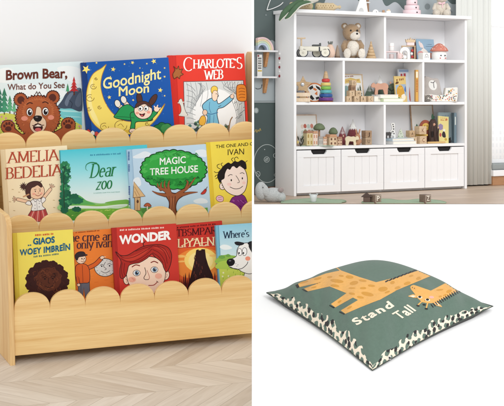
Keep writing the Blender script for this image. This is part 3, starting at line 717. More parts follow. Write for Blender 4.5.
def art_tree(A, t, fc, _):
    A.vw = (126, 142, 5.345); full(A, (190, 214, 230), .055)
    for p in ([(36, 80), (70, 62), (100, 50), (130, 60), (126, 80), (60, 88)], [(370, 50), (400, 40), (428, 46), (430, 78), (396, 76)], [(40, 200), (70, 190), (80, 230), (42, 240)], [(360, 314), (400, 300), (432, 310), (432, 326), (380, 328)]): A.blob(p, (226, 234, 238))
    A.poly([(26, 372), (70, 350), (130, 356), (200, 376), (436, 350), (440, 404), (28, 404)], (112, 170, 84)); A.blob([(80, 362), (110, 350), (150, 352), (190, 376), (110, 392)], (84, 140, 66))
    O = (26, 50, 24)
    A.bumpy(254, 148, 172, 102, (52, 160, 66), 26, .05, 5, O)
    for i in range(110):
        a = random.uniform(0, 6.28); r = random.uniform(.1, 1) ** .5; x = 254 + 156 * r * math.cos(a); z = 148 + 88 * r * math.sin(a)
        if z > 90 and z < 190 and 120 < x < 400: continue
        A.bumpy(x, z, random.uniform(9, 22), random.uniform(6, 13), (40, 138, 56) if z > 160 else (80, 182, 84), 6, .2)
    A.bumpy(220, 100, 90, 42, (70, 176, 80), 14, .06); A.bumpy(255, 138, 145, 56, (58, 166, 70), 22, .06)
    for i in range(40): x = random.uniform(110, 400); z = 230 - 30 * abs((x - 254) / 160) ** 2 + random.uniform(-24, 4); A.line([(x, z), (x + 6, z - 6), (x + 12, z)], 3, (24, 96, 40), 0)
    for i in range(26): x = random.uniform(140, 380); z = random.uniform(58, 80); A.line([(x, z), (x + 6, z - 5), (x + 12, z)], 2.4, (40, 130, 54), 0)
    W, D = (152, 88, 54), (74, 40, 28)
    br = [([(236, 300), (214, 262), (176, 244), (168, 222)], 22), ([(240, 290), (226, 240), (232, 206)], 20), ([(226, 270), (206, 236), (208, 206)], 15), ([(252, 300), (290, 270), (330, 244), (370, 190)], 24), ([(296, 282), (340, 272), (382, 268)], 17), ([(320, 250), (330, 216), (322, 206)], 13), ([(210, 284), (170, 276), (140, 262)], 16), ([(186, 254), (186, 228), (192, 214)], 12)]
    for p, w in br: A.line(p, w + 6, D, 6, True)
    A.blob([(214, 404), (226, 360), (228, 320), (206, 280), (226, 264), (262, 272), (304, 264), (312, 284), (280, 310), (268, 350), (276, 404)], D)
    for p, w in br: A.line(p, w, W, 6, True)
    A.blob([(219, 404), (230, 360), (232, 320), (214, 284), (230, 270), (262, 278), (298, 270), (306, 282), (276, 308), (263, 350), (270, 404)], W)
    for x, k in ((232, 0), (244, 6), (254, 10), (262, 4)): A.line([(x, 390), (x + 2, 340), (x - 2 + k, 290)], 3, (104, 58, 38)); 
    for x in (238, 250): A.line([(x, 380), (x + 3, 330), (x + 4, 300)], 2.4, (190, 122, 80))
    A.poly([(46, 296), (76, 296), (76, 366), (46, 366)], (206, 168, 120), 2.5, (110, 76, 50)); A.poly([(42, 212), (102, 290), (38, 298)], (216, 180, 130), 2.5, (110, 76, 50)); A.line([(46, 240), (72, 286)], 3, (170, 128, 84)); A.line([(46, 264), (58, 290)], 3, (170, 128, 84)); A.line([(60, 300), (60, 364)], 2.5, (150, 108, 70), 0); A.ell(62, 318, 6, 9, (90, 60, 44))
    A.blob([(96, 342), (104, 330), (116, 326), (128, 332), (134, 344), (116, 346)], (184, 92, 60), 2.5, D); A.line([(114, 346), (113, 360)], 6, (230, 214, 190), 0)
    A.blob([(400, 276), (412, 262), (424, 250), (430, 258), (422, 274), (408, 280)], (196, 60, 50), 2, D); A.line([(424, 258), (434, 240)], 3, D, 0)
    # print on the hinge strip
    for z, h, c in ((52, 52, (60, 96, 150)), (120, 40, (60, 96, 150)), (236, 54, (44, 62, 130)), (300, 44, (44, 62, 130))):
        for i in range(int(h / 8)): A.raw([(10 + z * .012, z + i * 8), (18 + z * .012, z + i * 8), (18 + z * .012, z + i * 8 + 5), (10 + z * .012, z + i * 8 + 5)], [(0, 1, 2, 3)], c)
    fin(A, fc)
    A.text('MAGIC', (180, 123), (319, 113), 37, (244, 248, 240), .016, 0, .015); A.text('TREE HOUSE', (127, 179), (384, 161), 37, (244, 248, 240), .016, 0, .015)
    fin(A, fc, 'title')
book('pale blue picture book with a big round green tree on its cover', 1, .032, 12, (127.3, 149.6), (206.7, 143.9), (190, 214, 230), (168, 200, 222), .019, art_tree, .02)

def art_boy(A, t, fc, _):
    A.vw = (200, 136, 5.34); K = (34, 28, 28); S = (246, 226, 214)
    A.blob([(100, 350), (86, 336), (92, 322), (108, 318), (124, 328), (122, 348)], (236, 190, 200), 2.5, (120, 60, 80)); A.line([(96, 330), (116, 326)], 2, (150, 80, 100)); A.line([(98, 340), (116, 338)], 2, (150, 80, 100))
    A.blob([(150, 400), (166, 338), (190, 320), (222, 312), (246, 336), (256, 404)], (124, 46, 124), 2.5, K)
    for i in range(22): x = random.uniform(168, 244); z = random.uniform(330, 396); A.line([(x, z), (x + 8, z + 6)], 3, random.choice([(170, 90, 170), (80, 26, 84)]), 0)
    A.ell(120, 268, 16, 19, S, 0, 3, K)
    A.blob([(112, 232), (128, 190), (160, 166), (204, 158), (238, 178), (252, 220), (250, 262), (236, 298), (206, 318), (172, 314), (140, 294), (122, 266)], S, 3.2, K)
    A.blob([(100, 240), (92, 216), (100, 190), (112, 176), (124, 160), (150, 142), (166, 148), (184, 134), (202, 138), (222, 128), (242, 140), (248, 160), (246, 178), (226, 170), (214, 158), (196, 172), (176, 160), (160, 180), (146, 176), (134, 200), (130, 226), (116, 236), (108, 252)], K)
    for p in ([(104, 190), (88, 196), (76, 190)], [(108, 176), (94, 168), (92, 156), (104, 150)], [(120, 162), (112, 150), (120, 144)], [(176, 136), (168, 124), (178, 116)], [(188, 134), (184, 120), (196, 112), (204, 120)], [(240, 142), (252, 132)], [(96, 220), (84, 228)], [(100, 206), (86, 210), (80, 218)]): A.line(p, 3, K)
    A.ell(167, 236, 3.6, 6, K); A.ell(226, 226, 3.4, 6, K); A.line([(192, 212), (204, 230), (210, 246), (200, 250)], 2.6, K); A.line([(160, 272), (184, 282), (210, 280), (228, 268)], 3, K); A.line([(150, 214), (162, 206), (172, 208)], 3, K); A.line([(214, 200), (226, 196), (236, 202)], 3, K)
    A.ell(156, 258, 12, 8, (244, 206, 196)); A.ell(234, 250, 9, 8, (244, 206, 196)); A.line([(116, 262), (124, 270), (118, 278)], 2.2, K)
    fin(A, fc)
    A.text('THE ONE AND ONLY', (84, 66), (336, 46), 17.5, (44, 34, 24), .006, 0, .03); A.text('IVAN', (148, 103), (235, 97), 31, (52, 40, 24), .002, 0, .04)
    fin(A, fc, 'title')
book('bright yellow picture book with a smiling black haired boy in purple scarf', 1, .03, 12, (206.5, 142.3), (276, 137.6), (240, 216, 82), (226, 196, 60), .012, art_boy, .02)

def art_lion(A, t, fc, _):
    A.vw = (8, 226, 5.07); D = (58, 26, 22)
    for i in range(15):
        a = 2 * math.pi * i / 15; A.bumpy(199 + 86 * math.cos(a), 284 + 88 * math.sin(a), 25, 23, D, 7, .12)
    A.ell(199, 284, 92, 96, D); A.bumpy(206, 270, 62, 58, (88, 44, 28), 14, .05)
    for i in range(70):
        a = random.uniform(0, 6.28); r = random.uniform(20, 92); x = 200 + r * math.cos(a); z = 280 + r * math.sin(a); b = a + random.uniform(.6, 1.5)
        A.line([(x, z), (x + 14 * math.cos(b), z + 14 * math.sin(b)), (x + 20 * math.cos(b + .8), z + 20 * math.sin(b + .8))], 2, random.choice([(112, 58, 36), (40, 18, 16), (78, 38, 26), (128, 70, 42)]))
    A.line([(176, 262), (188, 256), (198, 262)], 3.5, (46, 20, 16)); A.line([(216, 260), (228, 254), (238, 260)], 3.5, (46, 20, 16)); A.line([(206, 264), (204, 286), (212, 290)], 3, (50, 22, 18)); A.line([(186, 304), (206, 312), (228, 302)], 3.5, (46, 20, 16)); A.ell(187, 268, 5, 4, (40, 18, 16)); A.ell(227, 266, 5, 4, (40, 18, 16))
    fin(A, fc)
    N = (26, 96, 132)
    A.tiny((138, 51), (232, 44), 10, (206, 84, 48)); A.text('GIAOS', (127, 96), (237, 86), 33, N, .042, 0, .04); A.text('WOEY IMBRE\u00cfN', (59, 152), (315, 122), 32, N, .04, 0, .04, space=1.08); A.tiny((130, 160), (258, 145), 9, (70, 110, 110))
    A.ell(104, 98, 4, 3.5, N); A.ell(114, 97, 4, 3.5, N)
    fin(A, fc, 'title')
book('yellow picture book with a dark shaggy mane on its cover', 0, .03, 12, (13, 233.2), (72.8, 229.4), (240, 222, 98), (228, 204, 76), .011, art_lion)

def art_cap(A, t, fc, _):
    A.vw = (68, 222, 5.34); O = (44, 34, 40)
    for i in range(30): x = random.uniform(20, 236); z = random.uniform(180, 380); A.line([(x, z), (x + 20, z - 2)], 2, random.choice([(222, 112, 38), (242, 140, 60)]), 0)
    A.ell(197, 243, 56, 48, (216, 214, 208), 0, 3, O)
    A.line([(200, 214), (190, 236), (204, 250), (196, 256)], 2.5, O); A.line([(172, 232), (180, 226), (188, 230)], 2.5, O); A.line([(210, 226), (222, 222), (232, 228)], 2.5, O); A.line([(176, 262), (200, 272), (224, 260)], 2.5, O); A.ell(180, 236, 4, 4, O); A.ell(222, 234, 4, 4, O)
    for i in range(14): a = 2 * math.pi * i / 14; A.line([(197 + 42 * math.cos(a), 243 + 36 * math.sin(a)), (197 + 50 * math.cos(a), 243 + 43 * math.sin(a))], 2, (120, 120, 122), 0)
    fin(A, fc, 'moon_picture')
    A.poly([(54, 318), (114, 316), (118, 404), (92, 404), (84, 350), (80, 404), (54, 404)], (104, 104, 116), 2.5, O); A.line([(70, 330), (68, 396)], 2, (70, 70, 84), 0)
    A.line([(104, 246), (146, 226), (176, 196)], 25, O); A.line([(104, 246), (146, 226), (174, 198)], 19, (214, 96, 40)); A.ell(182, 190, 12, 9, (240, 206, 178), -20, 2.5, O); A.line([(186, 188), (200, 186)], 4, (240, 206, 178), 0)
    A.blob([(38, 262), (44, 232), (72, 222), (100, 230), (114, 258), (114, 318), (84, 326), (50, 324), (40, 290)], (214, 96, 40), 3, O); A.line([(76, 232), (80, 322)], 2.5, (120, 50, 24)); A.line([(50, 300), (56, 330)], 18, O, 0); A.line([(50, 298), (55, 328)], 13, (206, 88, 36), 0); A.ell(57, 336, 9, 8, (240, 206, 178), 0, 2.2, O)
    A.ell(69, 196, 27, 27, (240, 208, 180), 0, 2.5, O); A.blob([(40, 196), (38, 176), (56, 160), (84, 160), (94, 178), (80, 184), (58, 188), (50, 204)], (52, 42, 46), 2, (30, 24, 28)); A.line([(84, 178), (100, 176)], 8, (52, 42, 46), 0)
    A.ell(74, 196, 3, 4, O); A.ell(87, 195, 2.6, 4, O); A.line([(70, 210), (80, 213), (88, 209)], 2.5, (120, 60, 50)); A.line([(80, 198), (84, 205)], 2, O)
    fin(A, fc)
    A.tiny((40, 60), (170, 48), 7, (150, 70, 30)); A.serif('ne cme an', (6, 106), (240, 96), 46, (74, 44, 52), .07, .03); A.serif('only ivan', (46, 143), (238, 132), 46, (74, 44, 52), .07, .03)
    fin(A, fc, 'title')
book('orange picture book with a capped boy touching a moon face', 0, .052, 12, (66, 232.6), (117, 228.2), (234, 128, 50), (200, 100, 36), .008, art_cap)

def art_red(A, t, fc, _):
    A.vw = (110, 216, 5.07); S = (244, 214, 190); K = (54, 28, 26); H = (172, 44, 36)
    A.ell(284, 300, 17, 24, S, 10, 3, K); A.line([(280, 290), (290, 298), (284, 312)], 2.5, (190, 120, 100)); A.ell(82, 326, 14, 22, S, -10, 3, K); A.line([(78, 318), (86, 326), (84, 338)], 2.5, (190, 120, 100))
    A.blob([(84, 300), (90, 250), (130, 220), (190, 206), (240, 216), (276, 256), (280, 310), (264, 350), (230, 388), (190, 400), (140, 386), (100, 352)], S, 3, K)
    A.blob([(52, 310), (50, 270), (56, 230), (36, 196), (30, 182), (56, 200), (90, 198), (128, 176), (170, 154), (214, 146), (258, 146), (296, 162), (312, 196), (308, 240), (294, 276), (284, 284), (272, 262), (266, 244), (252, 226), (226, 206), (212, 192), (188, 214), (150, 236), (118, 242), (96, 252), (88, 280), (80, 304), (66, 316)], H, 3.5, K)
    A.blob([(60, 206), (100, 206), (150, 186), (196, 164), (170, 196), (120, 224), (84, 224)], (196, 62, 46)); A.blob([(220, 160), (262, 158), (294, 180), (300, 220), (280, 190), (250, 172)], (190, 58, 46))
    for p in ([(40, 188), (70, 212), (120, 208), (180, 176), (214, 154)], [(56, 216), (90, 232), (140, 222), (190, 190), (212, 168)], [(100, 236), (150, 228), (196, 198)], [(214, 150), (250, 160), (280, 190), (290, 240)], [(216, 170), (250, 188), (276, 226), (284, 266)], [(216, 186), (246, 206), (268, 236)], [(240, 150), (280, 170), (302, 216)], [(62, 236), (58, 280), (66, 310)], [(74, 240), (70, 280), (76, 300)], [(130, 178), (170, 164), (210, 152)]): A.line(p, 3, (104, 24, 24))
    A.line([(172, 154), (168, 140), (178, 130)], 4, K)
    for x, z in ((135, 289), (225, 272)): A.ell(x, z, 18, 15, (246, 244, 240), 0, 2.5, K); A.ell(x + 1, z, 11, 12, (96, 122, 146)); A.ell(x + 1, z, 5.5, 6.5, (30, 24, 28)); A.ell(x + 4, z - 4, 2.5, 2.5, (250, 250, 250))
    A.line([(112, 258), (130, 248), (150, 252)], 5, (130, 44, 36)); A.line([(208, 236), (224, 230), (242, 238)], 5, (130, 44, 36))
    A.line([(176, 262), (182, 290), (172, 312), (178, 322), (196, 322)], 3, K); A.line([(188, 276), (200, 310), (194, 322)], 2.4, (170, 90, 76)); A.line([(196, 352), (222, 350), (240, 334)], 4, (150, 44, 44)); A.line([(236, 330), (244, 336)], 3, K)
    A.ell(112, 322, 20, 14, (238, 176, 152)); A.ell(246, 304, 18, 14, (238, 176, 152))
    for i in range(8): A.ell(random.uniform(100, 128), random.uniform(312, 330), 1.5, 1.5, (190, 110, 86)); 
    fin(A, fc)
    A.tiny((50, 76), (278, 62), 9, (246, 214, 200)); A.text('WONDER', (46, 146), (309, 119), 46, (250, 246, 242), .05, 0, .03)
    fin(A, fc, 'title')
book('red picture book with a large red haired boy face', 0, .03, 12, (112.3, 227.9), (176.3, 223.5), (204, 58, 48), (176, 44, 38), .013, art_red, .018)

def art_tower(A, t, fc, _):
    A.vw = (170, 216, 5.346)
    full(A, (200, 54, 44)); 
    A.poly([(20, 175), (276, 160), (282, 400), (24, 404)], (226, 98, 44)); A.blob([(24, 240), (80, 190), (165, 170), (250, 190), (278, 240), (260, 310), (160, 330), (60, 320)], (238, 140, 60))
    A.ell(164, 236, 88, 66, (250, 216, 120)); A.ell(164, 240, 66, 50, (252, 228, 150))
    for p in ([(30, 214), (60, 208), (90, 216), (70, 222), (34, 222)], [(36, 242), (70, 238), (76, 246), (40, 248)], [(210, 210), (250, 204), (262, 212), (224, 218)]): A.blob(p, (250, 196, 110))
    D = (46, 24, 26)
    for i in range(26): x = 24 + i * 9.8; h = random.uniform(20, 74) * (1.1 if x < 110 or x > 230 else .5); A.poly([(x - 8, 404), (x - 3, 390 - h), (x, 370 - h), (x + 3, 390 - h), (x + 8, 404)], (96, 36, 30) if i % 3 else (70, 28, 28))
    A.poly([(140, 182), (152, 178), (154, 184), (166, 183), (168, 177), (187, 178), (192, 222), (204, 262), (226, 312), (250, 404), (88, 404), (108, 330), (124, 268), (134, 222)], D)
    for i in range(26): x = random.uniform(128, 210); z = random.uniform(200, 390); A.line([(x, z), (x + random.uniform(-4, 4), z + 14)], 3, random.choice([(88, 44, 40), (28, 14, 18), (112, 56, 44)]), 0)
    fin(A, fc)
    A.tiny((38, 66), (250, 46), 9, (96, 24, 24)); A.serif('TBSMPARI', (32, 110), (262, 92), 36, (66, 16, 22), .06, .026); A.serif('LIYALN', (38, 168), (240, 156), 44, (246, 222, 176), .068, .03)
    A.line([(60, 160), (120, 130), (140, 124)], 3, (246, 222, 176)); A.line([(130, 148), (200, 140)], 3, (246, 222, 176))
    fin(A, fc, 'title')
book('dark red picture book with a black tower before a setting sun', 0, .052, 12, (170, 225.4), (222, 220.6), (178, 42, 36), (150, 34, 32), .008, art_tower)

def art_dog(A, t, fc, _):
    A.vw = (212, 218, 5.477)
    full(A, gradient([(.6, (218, 236, 238)), (1, (146, 204, 226))], A.H), .04)
    A.poly([(36, 236), (290, 232), (300, 404), (48, 404)], (196, 210, 92))
    A.blob([(34, 216), (70, 202), (120, 206), (160, 212), (340, 214), (340, 250), (40, 250)], (142, 186, 80)); A.blob([(36, 244), (90, 232), (160, 240), (340, 236), (340, 270), (44, 280)], (170, 200, 84)); A.bumpy(54, 214, 16, 9, (112, 166, 76), 6, .2); A.bumpy(88, 206, 12, 7, (112, 166, 76), 6, .2)
    A.blob([(42, 160), (60, 146), (90, 150), (110, 166), (70, 174)], (236, 244, 244))
    for i in range(24): x = random.uniform(46, 200); z = random.uniform(256, 340); A.line([(x, z), (x + 2, z - 9)], 2.4, (128, 168, 60), 0)
    for x, z in ((62, 300), (58, 320), (90, 318)): A.star(x, z, 7, (240, 236, 200), 10)
    K = (34, 32, 36)
    A.blob([(180, 300), (220, 280), (300, 280), (320, 400), (190, 400), (176, 350)], (238, 236, 232), 3, K)
    A.blob([(108, 274), (92, 262), (96, 232), (120, 218), (134, 206), (138, 172), (156, 146), (190, 136), (228, 144), (256, 176), (262, 240), (240, 290), (206, 306), (168, 296), (140, 280)], (244, 243, 240), 3.2, K)
    A.blob([(200, 150), (226, 140), (252, 156), (260, 200), (240, 214), (216, 186)], (44, 42, 46)); A.blob([(168, 146), (150, 150), (132, 146), (124, 134), (140, 130), (164, 134), (176, 138)], (40, 38, 42), 2, K); A.blob([(196, 140), (206, 130), (226, 128), (250, 140), (236, 160), (214, 154)], (40, 38, 42), 2, K)
    A.ell(152, 186, 12, 20, (250, 250, 250), -6, 2.5, K); A.ell(178, 184, 13, 22, (250, 250, 250), 4, 2.5, K); A.ell(148, 192, 4, 6, K); A.ell(172, 192, 4, 6, K)
    A.blob([(80, 244), (86, 228), (104, 222), (122, 230), (124, 248), (110, 262), (92, 262)], (28, 26, 30)); A.ell(98, 234, 7, 4, (110, 110, 116)); A.line([(100, 268), (130, 280), (164, 276), (190, 254), (196, 240)], 3.2, K); A.ell(196, 222, 14, 12, (242, 156, 130)); 
    for x, z in ((130, 250), (142, 256), (136, 264)): A.ell(x, z, 1.8, 1.8, K)
    fin(A, fc)
    A.serif("Where's", (58, 112), (204, 102), 38, (38, 56, 78), .075, .035); A.serif('in', (222, 102), (260, 99), 38, (38, 56, 78), .075, .035) if False else None
    fin(A, fc, 'title')
book('sky blue picture book with a white dog in a green field', 0, .03, 12, (216.2, 225.5), (276, 221.4), (150, 206, 226), (120, 182, 206), .012, art_dog, .018)
# ================================================================== divider, platform and SET C: printed cushion
BY0 = 3.0; HB = 96.4 / FP * BY0                     # bookcase front left corner: depth and drop below the eye
YF = FP * HB / 104                                  # front edge of the upper platform, 104 px under the horizon
ZB = CAMZ - HB
Y0D = .5; PT = 2.0 / FP * YF; PTD = 2.0 / FP * Y0D      # thin white sheet edge-on between the displays, run forward unseen to block softbox spill
m = MB(); m.box((PTD / 2, (Y0D + 3.66) / 2, 1.1), (PTD, 3.66 - Y0D, 1.7), paint((246, 246, 245), .6, .01, 5))
m.box((PTD + (PT - PTD) / 2, YF + .43, ZB + .36), (PT - PTD, .8, .7), paint((246, 246, 245), .6, .01, 5))
o = m.build('divider_light_flag'); tag(o, kind='structure')
bright = paint((252, 252, 252), .8, 0)
m = MB(); m.box((.702 , (YF + 3.9) / 2, (ZB - .0006 - .7) / 2 + .35), (1.4, 3.9 - YF, ZB - .0006 + .7 - .7), bright)
o = m.build('platform'); tag(o, kind='structure')

CT = R(14); cn = V((0, -math.sin(CT), math.cos(CT))); cp = at(380, 326, 2.2)
def cplane(u, v, h):
    d = ray(u, v); return EYE + d * ((cp + cn * h - EYE).dot(cn) / d.dot(cn))
# sloped white table top below the platform
cy = V((0, math.cos(CT), math.sin(CT))); CMt = Matrix(((1, 0, 0, cp.x), (0, cy.y, cn.y, cp.y), (0, cy.z, cn.z, cp.z), (0, 0, 0, 1)))
yb = (YF - cp.y) / math.cos(CT) - .001
m = MB(); m.add([(-cp.x + .0002, -1.0, 0), (1.0, -1.0, 0), (1.0, yb, 0), (-cp.x + .0002, yb, 0)], [(0, 1, 2, 3)], bright)
o = m.build('white_display_surface', M=CMt); tag(o, kind='structure')

cl = [cplane(*a) for a in ((266.5, 293, .009), (372.5, 370.5, .002), (493, 306.5, .009), (384, 268, .009))]      # left, front, right, back corners
ctr = sum(cl, V()) / 4; base = ctr - cn * (ctr - cp).dot(cn)
CM = Matrix(((1, 0, 0, base.x), (0, cy.y, cn.y, base.y), (0, cy.z, cn.z, base.z), (0, 0, 0, 1))); CMi = CM.inverted()
cq = [CMi @ p for p in cl]
NG = 130
def cush(s, t, top):
    p = cq[0] * (1 - s) * (1 - t) + cq[1] * s * (1 - t) + cq[2] * s * t + cq[3] * (1 - s) * t
    a, b = 1 - abs(2 * s - 1), 1 - abs(2 * t - 1)
    # edges draw in a little between the corners
    cx = (cq[0] + cq[1] + cq[2] + cq[3]) / 4
    pin = .055 * (math.sin(math.pi * s) * (1 - b) ** 2 + math.sin(math.pi * t) * (1 - a) ** 2)
    p = p + (V((cx.x, cx.y, p.z)) - p) * pin
    es = lambda k, q, m: max(0, 1 - (1 - k) ** q) ** m
    e = (es(a, 2.3, .8) if s < .5 else es(a, 2.9, .44)) * (es(b, 2.3, .8) if t > .5 else es(b, 2.9, .44))
    wr = .0042 * math.sin(34 * s + 7 * math.sin(5 * t)) * (1 - b) ** 2.2 * min(1, b * 10) * min(1, a * 3) * (t < .5) + .0042 * math.sin(32 * t + 5 * math.sin(6 * s)) * (1 - a) ** 2.2 * min(1, a * 10) * min(1, b * 3) * (s > .5)
    edge = 1 - e
    if top:
        return V((p.x, p.y, p.z * edge ** 3 + (.011 * (1 - edge ** 3)) * 0 + CUSH_H * e + wr * 1.4 + .0022 * math.sin(9 * s + 2) * math.sin(7 * t + 1) * e))
    return V((p.x, p.y, max(.0006, p.z * edge ** 2 - .03 * e * edge + .0006)))
CUSH_H = .077
def fabric(c, bump=.25):
    m, nt, b = new_mat('cushion cloth'); b.inputs['Roughness'].default_value = .85; b.inputs['Specular IOR Level'].default_value = .15; b.inputs['Sheen Weight'].default_value = .15
    tc = node(nt, 'ShaderNodeTexCoord'); wv = []
    for rot in (45, -45):
        mp = node(nt, 'ShaderNodeMapping'); mp.inputs['Rotation'].default_value = (0, 0, R(rot)); nt.links.new(tc.outputs['Object'], mp.inputs['Vector'])
        x = node(nt, 'ShaderNodeTexWave'); x.inputs['Scale'].default_value = 190; x.inputs['Distortion'].default_value = 1.5; nt.links.new(mp.outputs['Vector'], x.inputs['Vector']); wv.append(x)
    mx = node(nt, 'ShaderNodeMath', operation='ADD'); nt.links.new(wv[0].outputs['Fac'], mx.inputs[0]); nt.links.new(wv[1].outputs['Fac'], mx.inputs[1])
    bp = node(nt, 'ShaderNodeBump'); bp.inputs['Strength'].default_value = bump; bp.inputs['Distance'].default_value = .0008; nt.links.new(mx.outputs[0], bp.inputs['Height']); nt.links.new(bp.outputs['Normal'], b.inputs['Normal'])
    n = node(nt, 'ShaderNodeTexNoise'); n.inputs['Scale'].default_value = 220; n.inputs['Detail'].default_value = 3; nt.links.new(tc.outputs['Object'], n.inputs['Vector'])
    c0 = rgb(c); r = node(nt, 'ShaderNodeMix', data_type='RGBA'); r.inputs[6].default_value = tuple(q * .88 for q in c0[:3]) + (1,); r.inputs[7].default_value = tuple(min(1, q * 1.1) for q in c0[:3]) + (1,)
    nt.links.new(n.outputs['Fac'], r.inputs[0]); nt.links.new(r.outputs[2], b.inputs['Base Color'])
    return m
CG = fabric((97, 117, 105)); CO = fabric((226, 171, 96)); CS = fabric((206, 148, 62)); CC = fabric((240, 226, 205)); CK = fabric((46, 46, 46))
T = Thing('giraffe_cushion', 'square green cushion printed with a giraffe, lying on the white surface', 'cushion', CM)
NG = 380; cs = [.5 - .5 * math.cos(math.pi * i / NG) for i in range(NG + 1)]        # finer rows towards the seams
P = [[cush(s, t, True) for t in cs] for s in cs]
vs = [p for r_ in P for p in r_]; fs = [(i * (NG + 1) + j, (i + 1) * (NG + 1) + j, (i + 1) * (NG + 1) + j + 1, i * (NG + 1) + j + 1) for i in range(NG) for j in range(NG)]
m = MB(); m.add(vs, fs, CG, True); kc, kk = m.slot(CC), m.slot(CK)
# giraffe-skin border woven into the two front rims: green cells, cream joints, dark flecks
h_ = NG // 2; w0 = [0]; w1 = [0]
for j in range(NG): w0.append(w0[-1] + (P[h_][j + 1] - P[h_][j]).length); w1.append(w1[-1] + (P[NG - j - 1][h_] - P[NG - j][h_]).length)
rr = random.Random(4); SP = .0155; LN = (cq[1] - cq[0]).length, (cq[2] - cq[1]).length
def seeds(length):
    out = []; n = int(length / SP)
    for r_ in range(-1, 5):
        for i in range(-1, n + 2):
            x = (i + .5 * (r_ % 2) + (rr.random() - .5) * .55) * SP; w = (r_ * .86 + .35 + (rr.random() - .5) * .4) * SP
            a_ = rr.random() * 6.28; out.append((x, w, rr.random() < .9, x + .0055 * math.cos(a_), w + .0055 * math.sin(a_), .003 + .002 * rr.random()))
    return out
def border(x, w, sd, lim):
    if w > lim * (1.02 + .16 * math.sin(x * 210 + 2 * math.sin(x * 67))): return 0
    best = []
    for q in sd:
        dx = q[0] - x
        if -.04 < dx < .04:
            d = math.hypot(dx, q[1] - w)
            best.append((d, q))
    best.sort(key=lambda k: k[0])
    if len(best) < 2: return 0
    for d, q in best[:4]:
        if q[2] and q[1] < lim * 1.1 and math.hypot((q[3] - x), (q[4] - w)) < q[5]: return 2
    d1, q1 = best[0]; d2, q2 = best[1]
    if q1[1] > lim * 1.25 and q2[1] > lim * 1.1: return 0
    return 1 if d2 - d1 < .0055 else 0
sd0, sd1 = seeds(LN[0]), seeds(LN[1]); BW = .0215
for i in range(NG):
    for j in range(NG):
        k = 0; wa = (w0[j] + w0[j + 1]) / 2; wb = (w1[NG - 1 - i] + w1[NG - i]) / 2
        xa = (cs[i] + cs[i + 1]) / 2 * LN[0]; xb = (cs[j] + cs[j + 1]) / 2 * LN[1]
        taper = lambda x, L_: min(1, .7 + min(x, L_ - x) * 8)
        if wa < .05 and wa < wb: k = border(xa, wa / taper(xa, LN[0]), sd0, BW)
        elif wb < .05: k = border(xb, wb / taper(xb, LN[1]), sd1, BW)
        if k: m.mi[i * NG + j] = kc if k == 1 else kk
ctop = T.part('top_cover', m)
NG = 70
cbv = BVHTree.FromPolygons(vs, fs)
m = MB(); vb = [cush(i / NG, j / NG, False) for i in range(NG + 1) for j in range(NG + 1)]
m.add(vb, [(i * (NG + 1) + j, i * (NG + 1) + j + 1, (i + 1) * (NG + 1) + j + 1, (i + 1) * (NG + 1) + j) for i in range(NG) for j in range(NG)], fabric((52, 54, 52)), True); T.part('underside', m)
m = MB(); ed = [(i / NG, 0) for i in range(NG)] + [(1, i / NG) for i in range(NG)] + [(1 - i / NG, 1) for i in range(NG)] + [(0, 1 - i / NG) for i in range(NG)] + [(0, 0)]
m.tube([cush(a, b, True) + V((0, 0, .0005)) for a, b in ed], .0009, fabric((70, 80, 72)), 6); T.part('piping', m)
ceo = CMi @ EYE; cR = CMi.to_3x3()
def cmap(u, v):
    d = (cR @ ray(u, v)).normalized(); h = cbv.ray_cast(ceo, d)
    if h[0] is None or h[0].z < -.5: return None
    n = h[1] if h[1].z > 0 else -h[1]
    return h[0], n
A = Art(cmap, (300, 270, 5.04), lift=2e-4, sub=1.0); A.STEP = 8e-6
Z7 = (395, 268, 7.0)
# body, four legs and neck of the giraffe
for p in ([(60, 44), (130, 18), (205, 2), (300, 36), (384, 62), (482, 38), (482, 106), (400, 152), (300, 156), (264, 138), (236, 118), (146, 82), (112, 60)],
          [(-20, 74), (62, 41), (124, 36), (124, 58), (112, 61), (0, 86), (-14, 92)], [(20, 94), (110, 66), (116, 56), (152, 70), (147, 84), (40, 108)],
          [(156, 172), (236, 116), (272, 128), (266, 140), (178, 189)], [(206, 204), (292, 152), (350, 138), (402, 150), (300, 190), (229, 221)], [(479, 40), (600, 2), (640, -12), (714, 4), (675, 24), (479, 106)]): A.poly(p, CO)
A.hold = True
for cx, cz, rx, rz, ro in ((186, 56, 34, 9, 8), (272, 66, 22, 10, -12), (250, 36, 20, 9, 5), (340, 122, 32, 10, 12), (418, 97, 24, 12, -8), (208, 30, 13, 5, 5), (176, 80, 22, 7, 6), (262, 92, 18, 4, 0), (316, 54, 20, 6, 8), (262, 120, 16, 6, 8), (304, 138, 18, 6, 10), (318, 92, 16, 6, 0), (90, 44, 20, 6, -14), (150, 36, 14, 5, -5), (360, 80, 18, 6, 5), (466, 64, 12, 8, -15), (492, 90, 16, 7, -18), (540, 68, 18, 8, -16), (600, 42, 16, 8, -16), (70, 88, 14, 4, -14), (250, 190, 14, 5, -30), (200, 160, 12, 5, -35), (440, 112, 14, 5, -20), (20, 62, 24, 5, -14), (560, 30, 12, 5, -16)): A.ell(cx, cz, rx, rz, CS, ro)
A.k += 1
for p in ([(-22, 74), (-10, 70), (-2, 87), (-15, 93)], [(18, 95), (42, 108), (32, 111), (8, 98)], [(152, 174), (177, 189), (170, 194), (147, 180)], [(202, 206), (229, 221), (222, 226), (197, 213)]): A.poly([(p[0][0] - 2, p[0][1] + 2)] + p[1:], CK)
A.line([(205, 4), (186, -10), (168, -18)], 5, CO); A.poly([(172, -14), (156, -26), (176, -22)], CK)
for i in range(15): x = 432 + i * 19; z = 60 - i * 7.2; A.line([(x, z), (x + 12 , z - 7)], 7, CK, 0)
A.k += 1; A.hold = False
